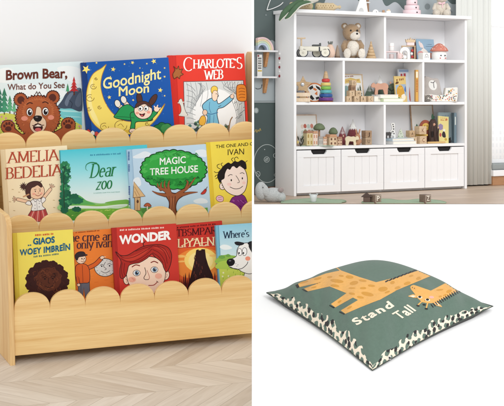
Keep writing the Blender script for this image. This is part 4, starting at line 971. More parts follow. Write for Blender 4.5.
# head bent down beside the lettering
A.vw = Z7
A.poly([(106, 134), (114, 124), (128, 119), (148, 124), (252, 160), (330, 170), (330, 218), (280, 244), (232, 248), (190, 240), (160, 214), (136, 180), (112, 150)], CO)
A.poly([(248, 160), (386, 90), (486, 130), (490, 136), (328, 220), (300, 220)], CO); A.poly([(92, 196), (126, 184), (150, 192), (160, 210), (130, 209), (94, 201)], CO)
A.line([(184, 238), (166, 254), (156, 266)], 9, CO); A.line([(228, 244), (224, 262), (218, 284)], 9, CO)
A.poly([(262, 240), (300, 240), (326, 268), (328, 274), (290, 264)], CO); A.poly([(276, 244), (298, 248), (314, 264), (290, 258)], CC); A.poly([(100, 197), (126, 192), (146, 198), (126, 206)], CC)
A.hold = True
for cx, cz, rx, rz, ro in ((420, 122, 26, 10, 20), (378, 164, 20, 11, -20), (312, 154, 26, 6, -5), (350, 190, 14, 6, -20), (450, 140, 12, 6, -10), (316, 200, 12, 7, -10)): A.ell(cx, cz, rx, rz, CS, ro)
A.ell(255, 205, 17, 9, fabric((226, 172, 160)), 5); A.ell(122, 137, 4, 3, CK); A.ell(136, 143, 4, 3, CK); A.line([(112, 138), (130, 150), (144, 150)], 2, CS)
A.hold = False
for cx, cz in ((174, 203), (228, 222)): A.ell(cx, cz + 2, 17, 9, CC, 8); A.ell(cx - 1, cz, 11, 8, CK); A.line([(cx - 18, cz + 4), (cx - 22, cz + 8)], 2.5, CK, 0)
for cx, cz in ((160, 265), (219, 286), (204, 258)): A.ell(cx, cz, 12, 6, CK, 10)
A.hold = True
for i in range(17): x = 252 + i * 14.5; z = 268 - i * 8.1; A.line([(x, z - 12), (x + 14, z + 6)], 7, CK, 0)
# lettering
A.k += 1; A.hold = False
A.vw = (300, 270, 5.04)
A.text('Stand', (288, 281), (478, 184), 44, CC, .035, 0, .05, up=(-.74, -.62), space=1.2); A.vw = Z7
A.text('Tall', (36, 364), (150, 300), 76, CC, .03, 0, .03, up=(-.8, -.57), space=1.1)
A.build('giraffe_print', ctop, 1)
m = MB(); p = CMi @ EYE
b0 = cush(1, .13, True); m.box((b0.x, b0.y - .002, b0.z + .005), (.0045, .0012, .006), paint((226, 226, 224), .7, .05, 200), .0004, M=Matrix())
m.box((b0.x, b0.y - .003, b0.z + .006), (.003, .0006, .0014), paint((40, 40, 40), .7)); m.box((b0.x + .0004, b0.y - .003, b0.z + .0042), (.003, .0006, .0014), paint((40, 40, 40), .7))
T.part('care_tag', m)
# ================================================================== SET B: white bookcase in a child's room
psi = math.atan(FP / 2198.0); bw = V((math.cos(psi), math.sin(psi), 0)); bd = V((-math.sin(psi), math.cos(psi), 0))
BO = V(((294 - PX) / FP * BY0, BY0, ZB))
BM = Matrix(((bw.x, bd.x, 0, BO.x), (bw.y, bd.y, 0, BO.y), (0, 0, 1, BO.z), (0, 0, 0, 1))); BMi = BM.inverted()
def bx(u, y):
    """local x on the line y of the bookcase that stands in photo column u"""
    o = BO + bd * y; k = (u - PX) / FP
    return (k * o.y - o.x) / (bw.x - k * bw.y)
def bpt(u, v, y):
    x = bx(u, y); p = BO + bw * x + bd * y
    return V((x, y, CAMZ - (v - PY) / FP * p.y - ZB))
WD, DP, TH = .5143, .083, .0068
S1, S2, S3, STOP = .3222, .2178, .1145, .4325     # upper faces of the shelves and of the top
LV = {0: STOP, 1: S1, 2: S2, 3: S3, 9: 0.0}
white = paint((240, 240, 241), .42, .01, 12)
white_shaded = paint((230, 230, 232), .5, .01, 12)  # back panel white, darkened to imitate the shade inside the cubbies
T = Thing('cube_bookcase', 'tall white cubby bookcase with four grooved storage drawers, filled with toys', 'bookcase', BM)
for x in (TH / 2, WD - TH / 2):
    m = MB(); m.box((x, DP / 2, STOP / 2 - .004), (TH, DP, STOP - .008), white, .0007); T.part('side_panel', m)
m = MB(); m.box((WD / 2 + .002, DP / 2 - .003, STOP - .004), (WD + .014, DP + .008, .008), white, .0008); T.part('top_board', m)
m = MB(); m.box((WD / 2, DP - .002, (STOP - .0085 + .008) / 2), (WD - 2 * TH - .0006, .0035, STOP - .0165), white_shaded); T.part('back_panel', m)
for z in (S1, S2, S3): m = MB(); m.box((WD / 2, (DP - .004) / 2 + .0006, z - TH / 2), (WD - 2 * TH - .0004, DP - .0052, TH), white, .0005); T.part('shelf', m)
for z0, z1, us in ((S1, STOP - .0081, (385.5,)), (S2, S1 - TH, (344.2, 423.8)), (S3, S2 - TH, (385.2,))):
    for u in us: m = MB(); m.box((bx(u, 0), (DP - .005) / 2 + .001, (z0 + z1) / 2), (.0062, DP - .006, z1 - z0 - .0004), white, .0005); T.part('divider', m)
m = MB(); m.box((WD / 2, DP / 2 + .006, .004), (WD - 2 * TH - .0004, DP - .02, .006), white); T.part('bottom_board', m)
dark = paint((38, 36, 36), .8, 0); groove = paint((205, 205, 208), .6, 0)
x0, x1 = TH + .0012, WD - TH - .0012; dw = (x1 - x0) / 4; zb, zt = .0065, S3 - TH - .0022
for k in range(4):
    a = x0 + k * dw + .0009; b = x0 + (k + 1) * dw - .0009; c = (a + b) / 2; fr = .0165; f0 = .001
    m = MB()
    hw, hd = .0225, .0098
    rail = [(a, zt - fr), (b, zt - fr), (b, zt), (c + hw, zt), (c + hw - .001, zt - .004), (c + hw - .006, zt - hd), (c - hw + .006, zt - hd), (c - hw + .001, zt - .004), (c - hw, zt), (a, zt)]
    m.prism(rail, f0, f0 + .006, white, .0005); m.box((c, f0 + .003, zb + fr / 2), (b - a, .006, fr), white, .0005)
    for x in (a + fr * .55, b - fr * .55): m.box((x, f0 + .003, (zb + zt) / 2), (fr * 1.1, .0059, zt - zb - 2 * fr + .0002), white, .0004)
    o = T.part('drawer', m)
    m = MB(); pa, pb = a + fr * 1.1, b - fr * 1.1; n = 4; bwid = (pb - pa) / n
    for i in range(n): m.box((pa + bwid * (i + .5), f0 + .0045, (zb + zt) / 2), (bwid - .0004, .003, zt - zb - 2 * fr), white, .0005)
    m.box((c, f0 + .0066, (zb + zt - hd - .003) / 2), (b - a - .002, .0012, zt - zb - hd - .006), groove)
    T.part('grooved_panel', m, o)
    m = MB(); m.box((c, f0 + .0225, zt - hd / 2 - .0012), (2 * hw + .012, .03, hd + .002), dark); T.part('slot_shade', m, o)  # dark box behind the cutout, its colour stands in for shade

# --- room round the bookcase
YB = DP + .006                                         # wall plane behind the bookcase
def bpoly(name, pts, mat, y, lift, kind=True, parent=None, sm=False):
    if sm: pts = smooth_closed(pts, 5)
    m = MB(); m.add([bpt(u, v, y - lift) for u, v in pts], [tuple(range(len(pts)))], mat)
    o = m.build(name, parent, M=BM if parent is None else None)
    if kind and parent is None: tag(o, kind='structure')
    return o
ux = bx(254.0, YB); wl = bx(254.02, YB)
m = MB(); xr_ = .66
wallm = paint((92, 104, 103), .8, .05, 14, .05, 200)
m.box(((wl + xr_) / 2, YB + .004, .31), (xr_ - wl, .008, .62), wallm); wall = m.build('room_wall', None, M=BM); tag(wall, kind='structure')
pale = paint((163, 171, 174), .8, .03, 10); pale2 = paint((176, 180, 184), .8, .03, 10); deep = paint((80, 90, 90), .8, .04, 14)
bpoly('painted_shape', [(254.3, 101), (254.3, 46), (262, 42), (272, 40), (279, 44), (284, 54), (288, 70), (288, 101)], pale, YB, .0006, parent=wall)
bpoly('painted_shape', [(279, 101), (277.6, 96), (277.4, 72), (279.5, 64), (283, 62), (288, 66), (288, 101)], deep, YB, .0012, parent=wall)
bpoly('painted_shape', [(286, 30), (280.5, 36), (277.5, 44), (278, 52), (283, 58), (290, 60)], pale, YB, .0018, parent=wall)
bpoly('painted_shape', [(254.3, 102.6), (290, 102.6), (290, 215), (254.3, 215)], paint((74, 86, 85), .85, .07, 20), YB, .0008, parent=wall)
bpoly('painted_shape', [(322, 20), (324, 4), (330, -8), (340, -14), (352, -10), (360, 2), (372, -6), (380, -4), (386, 6), (395, 2), (402, 8), (408, 20)], pale2, YB, .0006, parent=wall, sm=True)
bpoly('painted_shape', [(404, 20), (416, -2), (428, -10), (442, -6), (452, 4), (466, 2), (478, 8), (478, 24)], pale, YB, .0012, parent=wall, sm=True)
for u, v, r in ((427.5, 6.5, 3.0), (266, 15, .9), (433, 15, 2), (451, 12, 1.5)):
    bpoly('painted_dot', [(u + r * math.cos(a) * .9, v + r * math.sin(a)) for a in (2 * math.pi * i / 20 for i in range(20))], paint((128, 136, 138), .8, .02), YB, .0018, parent=wall)
m = MB(); p0 = bpt(254.1, 102, YB); p1 = bpt(300, 102, YB); m.box(((p0.x + p1.x) / 2, YB - .0012, p0.z), (p1.x - p0.x, .0022, .0024), paint((170, 176, 178), .6, .02)); T = m.build('wall_ledge', None, M=BM); tag(T, kind='structure')
# chalk planet on the dark lower wall, lying on the wall as thin strokes
def wallmap(y):
    return lambda u, v: (bpt(u, v, y), V((0, -1, 0)))
A = Art(wallmap(YB - .0009)); ck = (178, 186, 184)
def circ(cx, cy, rx, ry, w, k0=0, k1=6.2832): A.line([(cx + rx * math.cos(k0 + (k1 - k0) * i / 40), cy + ry * math.sin(k0 + (k1 - k0) * i / 40)) for i in range(41)], w, ck, 0)
circ(267, 163.5, 13.2, 19, .55); circ(266.7, 159.5, 2.6, 2.7, .5); A.line([(265.4, 160.6), (267.8, 158.2)], .5, ck); circ(266.7, 159.5, 1.2, 1.2, .4); circ(258, 174, 2, 2.6, .5); A.line([(257, 173), (259.4, 176)], .5, ck); circ(275.4, 155.5, 2, 2.2, .5, 1.2, 5); circ(275.6, 175, 1.4, 1.4, .5, 1.2, 5.2); A.ell(264.6, 149.5, .5, .5, ck)
A.ell(256.2, 110.5, 1.7, 2.2, (170, 178, 178)); circ(256.2, 110.5, 2.2, 2.6, .3)
A.line([(254.6, 132), (256, 129.6), (256.8, 132.4), (258, 129.8), (259, 131.4), (260, 128.6), (260.8, 130.6)], .6, (176, 152, 84))
A.build('chalk_drawing', wall)
# skirting
brn = wood((110, 72, 50), (70, 42, 28), (2, 40, 40))
p0 = bpt(254.06, 184, YB); m = MB(); m.box(((wl + .0 + bx(330, YB)) / 2, YB - .0022, .0092), (bx(330, YB) - wl, .0044, .0172), brn, .0006); tag(m.build('skirting_board', None, M=BM), kind='structure')
# floor boards of the upper room
def boards():
    m, nt, b = new_mat('room floor'); b.inputs['Roughness'].default_value = .4
    tc = node(nt, 'ShaderNodeTexCoord'); br = node(nt, 'ShaderNodeTexBrick'); br.inputs['Scale'].default_value = 1; br.inputs['Brick Width'].default_value = .34; br.inputs['Row Height'].default_value = .034; br.inputs['Mortar Size'].default_value = .0005
    br.inputs['Color1'].default_value = rgb((208, 186, 164)); br.inputs['Color2'].default_value = rgb((188, 164, 142)); br.inputs['Mortar'].default_value = rgb((150, 126, 106))
    nt.links.new(tc.outputs['Object'], br.inputs['Vector'])
    mp = node(nt, 'ShaderNodeMapping'); mp.inputs['Scale'].default_value = (5, 110, 1); nt.links.new(tc.outputs['Object'], mp.inputs['Vector'])
    n = node(nt, 'ShaderNodeTexNoise'); n.inputs['Detail'].default_value = 6; n.inputs['Scale'].default_value = 1; nt.links.new(mp.outputs['Vector'], n.inputs['Vector'])
    mx = node(nt, 'ShaderNodeMix', data_type='RGBA', blend_type='MULTIPLY'); mx.inputs[0].default_value = .55; rp = node(nt, 'ShaderNodeValToRGB'); rp.color_ramp.elements[0].position = .3; rp.color_ramp.elements[0].color = (.62, .56, .5, 1); rp.color_ramp.elements[1].position = .7
    nt.links.new(n.outputs['Fac'], rp.inputs['Fac']); nt.links.new(br.outputs['Color'], mx.inputs[6]); nt.links.new(rp.outputs['Color'], mx.inputs[7]); nt.links.new(mx.outputs[2], b.inputs['Base Color'])
    return m
c4 = [BMi @ V(p) for p in ((PT + .0002, YF + .0002, ZB), (1.36, YF + .0002, ZB), (1.36, 3.85, ZB), (PT + .0002, 3.85, ZB))]
m = MB(); m.add(c4, [(0, 1, 2, 3)], boards()); tag(m.build('room_floor', None, M=BM), kind='structure')
# window wall to the right: opening with a white frame, sheer curtain before it
sheer, nt, b = new_mat('sheer cloth'); b.inputs['Base Color'].default_value = rgb((226, 227, 222)); b.inputs['Roughness'].default_value = .9; b.inputs['Subsurface Weight'].default_value = 0
tr = node(nt, 'ShaderNodeBsdfTranslucent'); tr.inputs['Color'].default_value = rgb((244, 244, 240)); mxs = node(nt, 'ShaderNodeMixShader'); mxs.inputs[0].default_value = .12
nt.links.new(b.outputs[0], mxs.inputs[1]); nt.links.new(tr.outputs[0], mxs.inputs[2]); nt.links.new(mxs.outputs[0], nt.nodes['Material Output'].inputs['Surface'])
def curtain():
    m = MB(); n = 200; xa, xb = bx(456, YB - .026), bx(491, YB - .026); vs = []; zt = .62
    for i in range(n + 1):
        x = xa + (xb - xa) * i / n
        for z in (zt, .0035):
            ph = i / n * 2 * math.pi * 6.5; f = 1.15 if z < .1 else .85
            vs.append((x + (.0012 * math.sin(ph * .5) if z < .1 else 0), YB - .026 + f * (.0026 * math.sin(ph + .6 * math.sin(i * .07)) + .0006 * math.sin(ph * 2.3)), z))
    m.add(vs, [(2 * i, 2 * i + 2, 2 * i + 3, 2 * i + 1) for i in range(n)], sheer, True)
    return m
T = Thing('curtain', 'pale sheer curtain hanging in soft folds beside the window', 'curtain', BM)
o = T.part('curtain_panel', curtain()); md = o.modifiers.new('thickness', 'SOLIDIFY'); md.thickness = .0006
m = MB(); m.tube([(bx(455, YB - .026), YB - .026, .6225), (bx(560, YB - .026), YB - .026, .6225)], .004, white, 10); T.part('curtain_rod', m)
xw0 = xr_ - .0; xw1 = bx(540, YB)
T = Thing('window', 'tall bright window with a white frame beyond the curtain', 'window', BM)
m = MB(); wt = .62; sill = bpt(497, 163, YB).z
for x in (bx(487.5, YB), xw1): m.box((x, YB + .002, (wt + sill) / 2), (.012, .016, wt - sill - .01), white, .001)
m.box(((xw0 + xw1) / 2, YB + .002, sill + .005), (xw1 - bx(487.5, YB) - .012, .016, .01), white, .001); T.part('window_frame', m)
gl, nt, b = new_mat('glass'); b.inputs['Transmission Weight'].default_value = 1; b.inputs['Roughness'].default_value = 0; b.inputs['IOR'].default_value = 1.0; b.inputs['Specular IOR Level'].default_value = 0
m = MB(); m.box(((bx(487.5, YB) + xw1) / 2, YB + .002, (wt + sill) / 2), (xw1 - bx(487.5, YB) - .012, .001, wt - sill - .02), gl); T.part('pane', m)
m = MB(); m.box(((xr_ + xw1) / 2 + .05, YB + .004, sill / 2 - .001), (xw1 - xr_ + .1, .0078, sill - .004), paint((226, 226, 224), .7, .02)); tag(m.build('wall_below_window', None, M=BM), kind='structure')
T = Thing('window_bench', 'low white bench with a wooden base under the bright window', 'bench', BM @ Matrix.Translation((bx(492, YB - .03), YB - .015, 0)))
L_ = .16
m = MB(); m.box((L_ / 2, -.006, .012), (L_, .024, .0235), wood((176, 132, 96), (140, 98, 66), (6, 60, 60)), .0006); T.part('bench_base', m)
m = MB(); m.box((L_ / 2, -.007, .032), (L_ + .002, .03, .016), white, .0015); T.part('bench_seat', m)
m = MB(); m.box((L_ / 2, -.006, .049), (L_, .027, .0175), paint((150, 156, 156), .9, .05, 200, .2), .005, seg=3); T.part('seat_pad', m)
# the pale building outside
def facade():
    m, nt, b = new_mat('facade'); tc = node(nt, 'ShaderNodeTexCoord'); sx = node(nt, 'ShaderNodeMapping'); sx.inputs['Rotation'].default_value = (R(90), 0, 0); nt.links.new(tc.outputs['Object'], sx.inputs['Vector'])
    br = node(nt, 'ShaderNodeTexBrick'); br.offset = 0; br.inputs['Scale'].default_value = 1; br.inputs['Brick Width'].default_value = .0135; br.inputs['Row Height'].default_value = .0175; br.inputs['Mortar Size'].default_value = .0035; br.inputs['Mortar Smooth'].default_value = .1
    br.inputs['Color1'].default_value = rgb((246, 247, 248)); br.inputs['Color2'].default_value = rgb((236, 238, 240)); br.inputs['Mortar'].default_value = rgb((252, 252, 252)); nt.links.new(sx.outputs['Vector'], br.inputs['Vector']); nt.links.new(br.outputs['Color'], b.inputs['Base Color']); b.inputs['Roughness'].default_value = .6
    nt.links.new(br.outputs['Color'], b.inputs['Emission Color']); b.inputs['Emission Strength'].default_value = 0.0
    return m
T = Thing('office_building', 'pale gridded office building seen through the bright window', 'building', BM)
m = MB(); y = YB + .16; a, b_ = bx(470, y), bx(580, y); m.box(((a + b_) / 2, y + .04, (bpt(500, 27, y).z + .0) / 2), (b_ - a, .08, bpt(500, 27, y).z), facade()); T.part('facade', m)
m = MB(); zz = bpt(500, 27, y).z; m.box(((a + b_) / 2, y + .04, zz + .003), (b_ - a + .006, .086, .006), white); T.part('roof', m)
em, nt, b = new_mat('bright sky'); b.inputs['Base Color'].default_value = (1, 1, 1, 1); b.inputs['Emission Color'].default_value = (1, 1, 1, 1); b.inputs['Emission Strength'].default_value = 1.0
m = MB(); y = YB + .27; m.add([(bx(462, y), y, -.0), (bx(640, y), y, -.0), (bx(640, y), y, .8), (bx(462, y), y, .8)], [(0, 1, 2, 3)], em); tag(m.build('sky', None, M=BM), kind='structure')

_paint, _wood = paint, wood
def mute(c, k=.84): g = .35 * c[0] + .5 * c[1] + .15 * c[2]; return tuple(int(g + (x - g) * k) for x in c)
def paint(c, *a, **k): return _paint(mute(c), *a, **k)
def wood(c1, c2, *a, **k): return _wood(mute(c1, .78), mute(c2, .78), *a, **k)
# ------------------------------------------------------------------ toys. Units are photo pixels at the thing's depth.
def toy(name, label, cat, u, row, y=.03, rz=None, group=None, z=0.0):
    """stand a thing on shelf `row` in photo column u; rz None turns it to the viewer, 0 sets it along the shelf"""
    x = bx(u, y); p = BO + bw * x + bd * y; s = p.y / FP
    M = BM @ Matrix.Translation((x, y, LV[row] + z * s + .0002)) @ Matrix.Rotation(-psi * .9 if rz is None else R(rz), 4, 'Z')
    return Thing(name, label, cat, M, s, group)
def one(t, name, fn):
    m = MB(); fn(m); return t.part(name, m)
def lart(y, s, sx=1.0):
    """print on the front of a toy: (x, z) in pixels on the plane y"""
    A = Art(lambda a, b: (V((a * s, y * s, b * s)), V((0, -1, 0))), lift=4e-5); A.STEP = 1.2e-5; return A
oak = wood((214, 178, 130), (186, 146, 98), (30, 30, 160)); beech = wood((226, 196, 154), (206, 170, 124), (40, 40, 200)); birch = wood((232, 206, 172), (214, 184, 146), (160, 30, 30))
cream = paint((226, 222, 204), .45, .03); pinkp = paint((240, 214, 212), .5, .03); wt = paint((240, 238, 234), .55, .03); gold = paint((222, 170, 66), .5)
def plush(c, b=.9): return paint(c, .95, .14, 260, b, 420, .3)

# row 1
t = toy('toy_car', 'cream metal ride-on toy car with wooden handle', 'toy car', 314.5, 1, .026)
one(t, 'body', lambda m: (m.box((-1, 0, 8.6), (28, 9, 5), cream, 1.4), m.box((11, 0, 8.2), (8, 8, 5.5), cream, 2), m.box((-13.5, 0, 9), (4, 10, 5), cream, 1.2), m.box((4.5, -4.6, 8.2), (1.2, .6, 4.6), paint((40, 44, 58), .4))))
one(t, 'seat', lambda m: (m.box((2, 0, 12.2), (9, 7, 1.6), paint((88, 92, 92), .6), .7), m.box((5.6, 0, 13.4), (1.6, 6.5, 2.4), paint((88, 92, 92), .6), .7)))
w1 = one(t, 'handlebar', lambda m: (m.cyl((-13.2, 0, 11), .8, 8, beech, 10), m.box((-13.2, 0, 19.3), (8.5, 3, 1.4), beech, .5)))
for x, y in ((-11.6, -5), (10.4, -5), (3, 4.5), (-12.5, 4.5)):
    m = MB(); m.cyl((x, y + 1, 4.9), 4.9, 2.2, paint((54, 58, 74), .5), 26, axis='y', M=Matrix.Translation((0, 0, 0))); o = t.part('wheel', m)
    m = MB(); m.cyl((x, y + .5, 4.9), 4.0, 2.4, cream, 26, axis='y'); m.cyl((x, y - .1, 4.9), 1, 2.5, paint((206, 200, 180), .4), 14, axis='y'); t.part('hub', m, o)
t = toy('pear_ornament', 'pale peach and mint pear ornament beside the toy car', 'ornament', 330.2, 1, .035)
one(t, 'fruit', lambda m: m.lathe([(2, 0), (4.3, 1.5), (5.2, 4.5), (4.9, 7.5), (3.6, 10.5), (2.6, 12.6), (1.4, 13.8)], paint((232, 196, 172), .5, .1, 30)))
one(t, 'leaf_crown', lambda m: [m.ell((1.6 * math.cos(a), 1.6 * math.sin(a), 14.8), (.9, .5, 2.2), paint((118, 124, 118), .7), rot=(0, 26, math.degrees(a))) for a in (0, 1.26, 2.5, 3.8, 5)])
t = toy('pointed_tree', 'small dark grey wooden cone tree beside the teddy bear', 'toy tree', 337.4, 1, .03)
one(t, 'cone', lambda m: m.lathe([(2.6, 0), (2.2, 4), (1.4, 9), (.4, 13)], paint((160, 138, 118), .6, .1)))
one(t, 'foot', lambda m: m.cyl((0, 0, 0), 2.9, 1.6, paint((116, 90, 70), .6)))
BR = plush((172, 140, 104)); BC = plush((228, 218, 204))
t = toy('teddy_bear', 'large brown teddy bear with white muzzle and belly, sitting', 'teddy bear', 352.3, 1, .045)
one(t, 'body', lambda m: (m.ell((0, 0, 10), (9.6, 8, 10.4), BR, noise=.03), m.ell((0, -4.4, 10.2), (6.6, 4.6, 8), BC, noise=.03)))
h = one(t, 'head', lambda m: (m.ell((-1, -1, 26), (9, 8.4, 8.6), BR, noise=.03), m.ell((1.8, -7, 22.6), (5.4, 4, 4.6), BC, noise=.02)))
for sx, x in ((-1, -7.8), (1, 5.4)): o = one(t, 'ear', lambda m: (m.ell((x, 0, 32.4), (3.4, 2, 3.3), BR, noise=.05), m.ell((x + .2, -1.6, 32.3), (1.9, 1, 1.9), BC))); o.parent = h
for x in (-3.2, 3.2): o = one(t, 'eye', lambda m: m.ell((x + .6, -9.0 + (x < 0) * .3, 27.6), (1, .8, 1.05), paint((24, 22, 22), .2))); o.parent = h
o = one(t, 'nose', lambda m: m.ell((3.4, -10.8, 24.4), (1.1, .8, .95), paint((22, 20, 20), .25))); o.parent = h
for x in (-8.6, 8.2): one(t, 'arm', lambda m: m.tube([(x * .8, -1, 17), (x * 1.08, -4, 12), (x * 1.02, -6.5, 7)], [2.6, 2.8, 2.2], BR, 12))
for x in (-6.4, 8): one(t, 'leg', lambda m: (m.tube([(x * .8, -3, 4.4), (x, -9, 4.2)], [4, 3.8], BR, 14), m.ell((x, -10.8, 4.8), (3.7, 1.6, 5), BC, noise=.03)))
t = toy('stacking_tree', 'honey wooden stacking cone tree beside the teddy bear', 'stacking toy', 371, 1, .022)
for i in range(5):
    z = i * 3.1; r = 5.4 - i * .95; one(t, 'ring', lambda m: m.lathe([(r - .6, z), (r, z + .3), (r - .1, z + 1), (r - 1.0, z + 3.0), (r - 1.2, z + 3.05)], oak))
one(t, 'tip', lambda m: m.lathe([(.9, 15.4), (.9, 16), (.2, 17.6)], oak, n=14))
t = toy('toy_tea_set', 'pale pink wooden tea stand stacked with cups', 'tea set', 391.5, 1, .03)
one(t, 'stand', lambda m: (m.box((0, 0, 7.2), (14, 9, 1.2), pinkp, .4), m.box((-6.2, 0, 3.4), (1.3, 9, 6.6), pinkp, .4), m.box((6.2, 0, 3.4), (1.3, 9, 6.6), pinkp, .4)))
for x, z, r, hh, c in ((-3.6, 7.9, 2.5, 6.4, (240, 226, 224)), (2.6, 7.9, 2.7, 8.2, (240, 238, 236)), (-3, 0, 2.2, 5, (214, 196, 192)), (2.4, 0, 2, 4, (226, 230, 236))): one(t, 'cup', lambda m: (m.lathe([(r * .8, z), (r, z + .6), (r, z + hh - .4), (r * .9, z + hh)], paint(c, .4)), m.lathe([(r * 1.02, z + hh * .55), (r * 1.02, z + hh * .6)], pinkp)))
one(t, 'jug', lambda m: (m.lathe([(1.2, 0), (2, 1), (1.8, 4), (1.2, 6)], paint((236, 200, 194), .4), (7.8, -4, 0)), m.torus((9.8, -4, 3), 1.4, .4, pinkp, axis='y')))
t = toy('abacus', 'wooden frame abacus with red beads', 'abacus', 409, 1, .034)
one(t, 'frame', lambda m: (m.box((-7, 0, 6.5), (1, 2, 13), oak, .2), m.box((5.8, 0, 6.5), (1.2, 2, 13), oak, .2), m.box((-.6, 0, 13.4), (14.2, 2, 1), oak, .2), m.box((-.6, 0, .5), (11.6, 2, 1), oak, .2)))
for i, (x, z) in enumerate(((3.2, 9), (3.2, 2.8), (-1, 9), (-3.4, 6), (2.6, 5.9))): one(t, 'bead', lambda m: m.ell((x, -.2, z), (1.4, 1.2, 1.4), paint((206, 50, 46) if i < 2 else (238, 236, 232) if i > 2 else (232, 160, 150), .3)))
t = toy('rocking_ring', 'white wooden rainbow-shaped arch toy before the red abacus', 'toy', 404.6, 1, .016)
one(t, 'arch', lambda m: m.prism([(5.2 * math.cos(math.pi * i / 16), 6.2 + 6 * math.sin(math.pi * i / 16)) for i in range(17)] + [(-5.2, 0)] + [(-2.6, 0)] + [(2.6 * math.cos(math.pi - math.pi * i / 12), 6 + 2.6 * math.sin(math.pi * i / 12)) for i in range(13)] + [(2.6, 0), (5.2, 0)], -1.5, 1.5, wt, .3))
one(t, 'base_bead', lambda m: m.ell((0, 0, 2), (2.2, 1.4, 2), wt))
t = toy('coronet', 'little wooden crown on a pink cake box above the abacus', 'crown', 410.4, 1, .034, z=14)
one(t, 'cake_box', lambda m: m.box((0, 0, 1.6), (7.6, 4, 3.2), pinkp, .4))
one(t, 'points', lambda m: m.prism([(-4.6, 3.2), (4.6, 3.2), (5, 6.4), (3.2, 5.2), (2.4, 7), (1.2, 5.4), (0, 8), (-1.2, 5.4), (-2.4, 7), (-3.2, 5.2), (-5, 6.4)], -2.2, 2.2, beech, .2))
def pbook(name, label, u, row, y, w, hh, c, rz=0, tilt=8, thick=2, z=0, roll=0, group='picture books standing in the white bookcase'):
    t = toy(name, label, 'book', u, row, y, rz, group, z)
    t.root.matrix_world = t.root.matrix_world @ Matrix.Rotation(R(-tilt), 4, 'X') @ Matrix.Rotation(R(roll), 4, 'Y')
    cv = paint(c, .45, .03, 60); k = 1.16
    one(t, 'front_cover', lambda m: m.box((0, .15, hh / 2), (w * k, .3, hh), cv, .1)); one(t, 'back_cover', lambda m: m.box((0, thick - .15, hh / 2), (w * k, .3, hh), cv, .1))
    one(t, 'page_block', lambda m: m.box((.1, thick / 2, hh / 2), (w * k - .6, thick - .7, hh - .6), white_paper)); one(t, 'spine', lambda m: m.box((-w * k / 2 - .1, thick / 2, hh / 2), (.3, thick, hh), cv, .1))
    A = lart(0, t.s); return t, A, t.root.children[0]
t, A, fc = pbook('picture_book', 'light blue picture book with a white rabbit on the cover', 426.8, 1, .062, 19, 21.5, (146, 182, 208), 0, 8)
A.blob([(-9, 9), (-6, 10), (-4, 13), (-2, 12), (2, 9), (4, 4), (-2, 2), (-6, 4)], (236, 230, 222)); A.ell(-6.6, 16, 1.4, 3.6, (236, 214, 208), 20); A.ell(-4.2, 14.8, 1.2, 3.2, (236, 220, 214), 24); A.ell(-7, 6.4, 4, 3, (222, 150, 146)); A.ell(-6.4, 6.4, 1, 1, (240, 220, 214)); A.blob([(3, 5), (6, 8), (8, 5), (6, 2)], (206, 140, 120)); A.tiny((1.5, 16), (8, 16), -.5, (84, 110, 130)); A.tiny((0, 14), (9.5, 14), -.5, (84, 110, 130)); A.ell(-4.4, 12, .35, .35, (60, 40, 40))
A.build('cover_picture', fc)
t, A, fc = pbook('picture_book', 'thin dark brown book beside the light blue rabbit book', 415.8, 1, .06, 2.6, 21, (92, 54, 46), 0, 6)
t = toy('letter_block', 'white wooden cube with a grey emblem below the blue book', 'block', 424.2, 1, .02, 0)
one(t, 'cube', lambda m: m.box((0, 0, 3.4), (9, 8, 6.8), wt, .4)); A = lart(-4, t.s); A.line([(-2, 1.6), (-1.4, 4.6), (0, 5.4), (1.4, 4.6), (2, 1.6)], .5, (120, 120, 126)); A.ell(0, 2.6, .8, .6, (170, 160, 160)); A.build('emblem', t.root.children[0])
t = toy('mushroom_house', 'white mushroom lamp with a speckled coral cap and sleepy face', 'mushroom', 439.2, 1, .03)
one(t, 'stem', lambda m: m.lathe([(6.6, 0), (7.4, 1), (7.6, 5), (7.2, 9), (6.4, 10)], wt, sq=.8))
o = one(t, 'cap', lambda m: m.lathe([(6, 8.6), (9.2, 8.8), (9.0, 9.8), (7.6, 12), (4.8, 14.6), (2, 16.4), (.3, 16.8)], paint((214, 122, 100), .6, .04), sq=.85))
for i in range(20):
    a = -math.pi * (.08 + .84 * random.random()); q = random.random(); r = 9.2 - 5.2 * q; z = 9.8 + 5.2 * q
    one(t, 'cap_spot', lambda m: m.ell((r * math.cos(a), r * .85 * math.sin(a), z), (.5, .5, .45), paint((240, 214, 200), .6), n=8, m=6)).parent = o
one(t, 'chimney', lambda m: m.box((5, 2, 14.2), (1.6, 1.6, 4), wt, .2))
for x in (.6, 4.8): one(t, 'eye', lambda m: (m.box((x, -6.2 + .1 * x, 4.4), (1.6, .6, 1.2), paint((80, 84, 90), .5), .3), m.ell((x + (-.6 if x < 1 else .6), -6 + .12 * x, 1.8), (.7, .4, .6), paint((214, 90, 90), .5))))

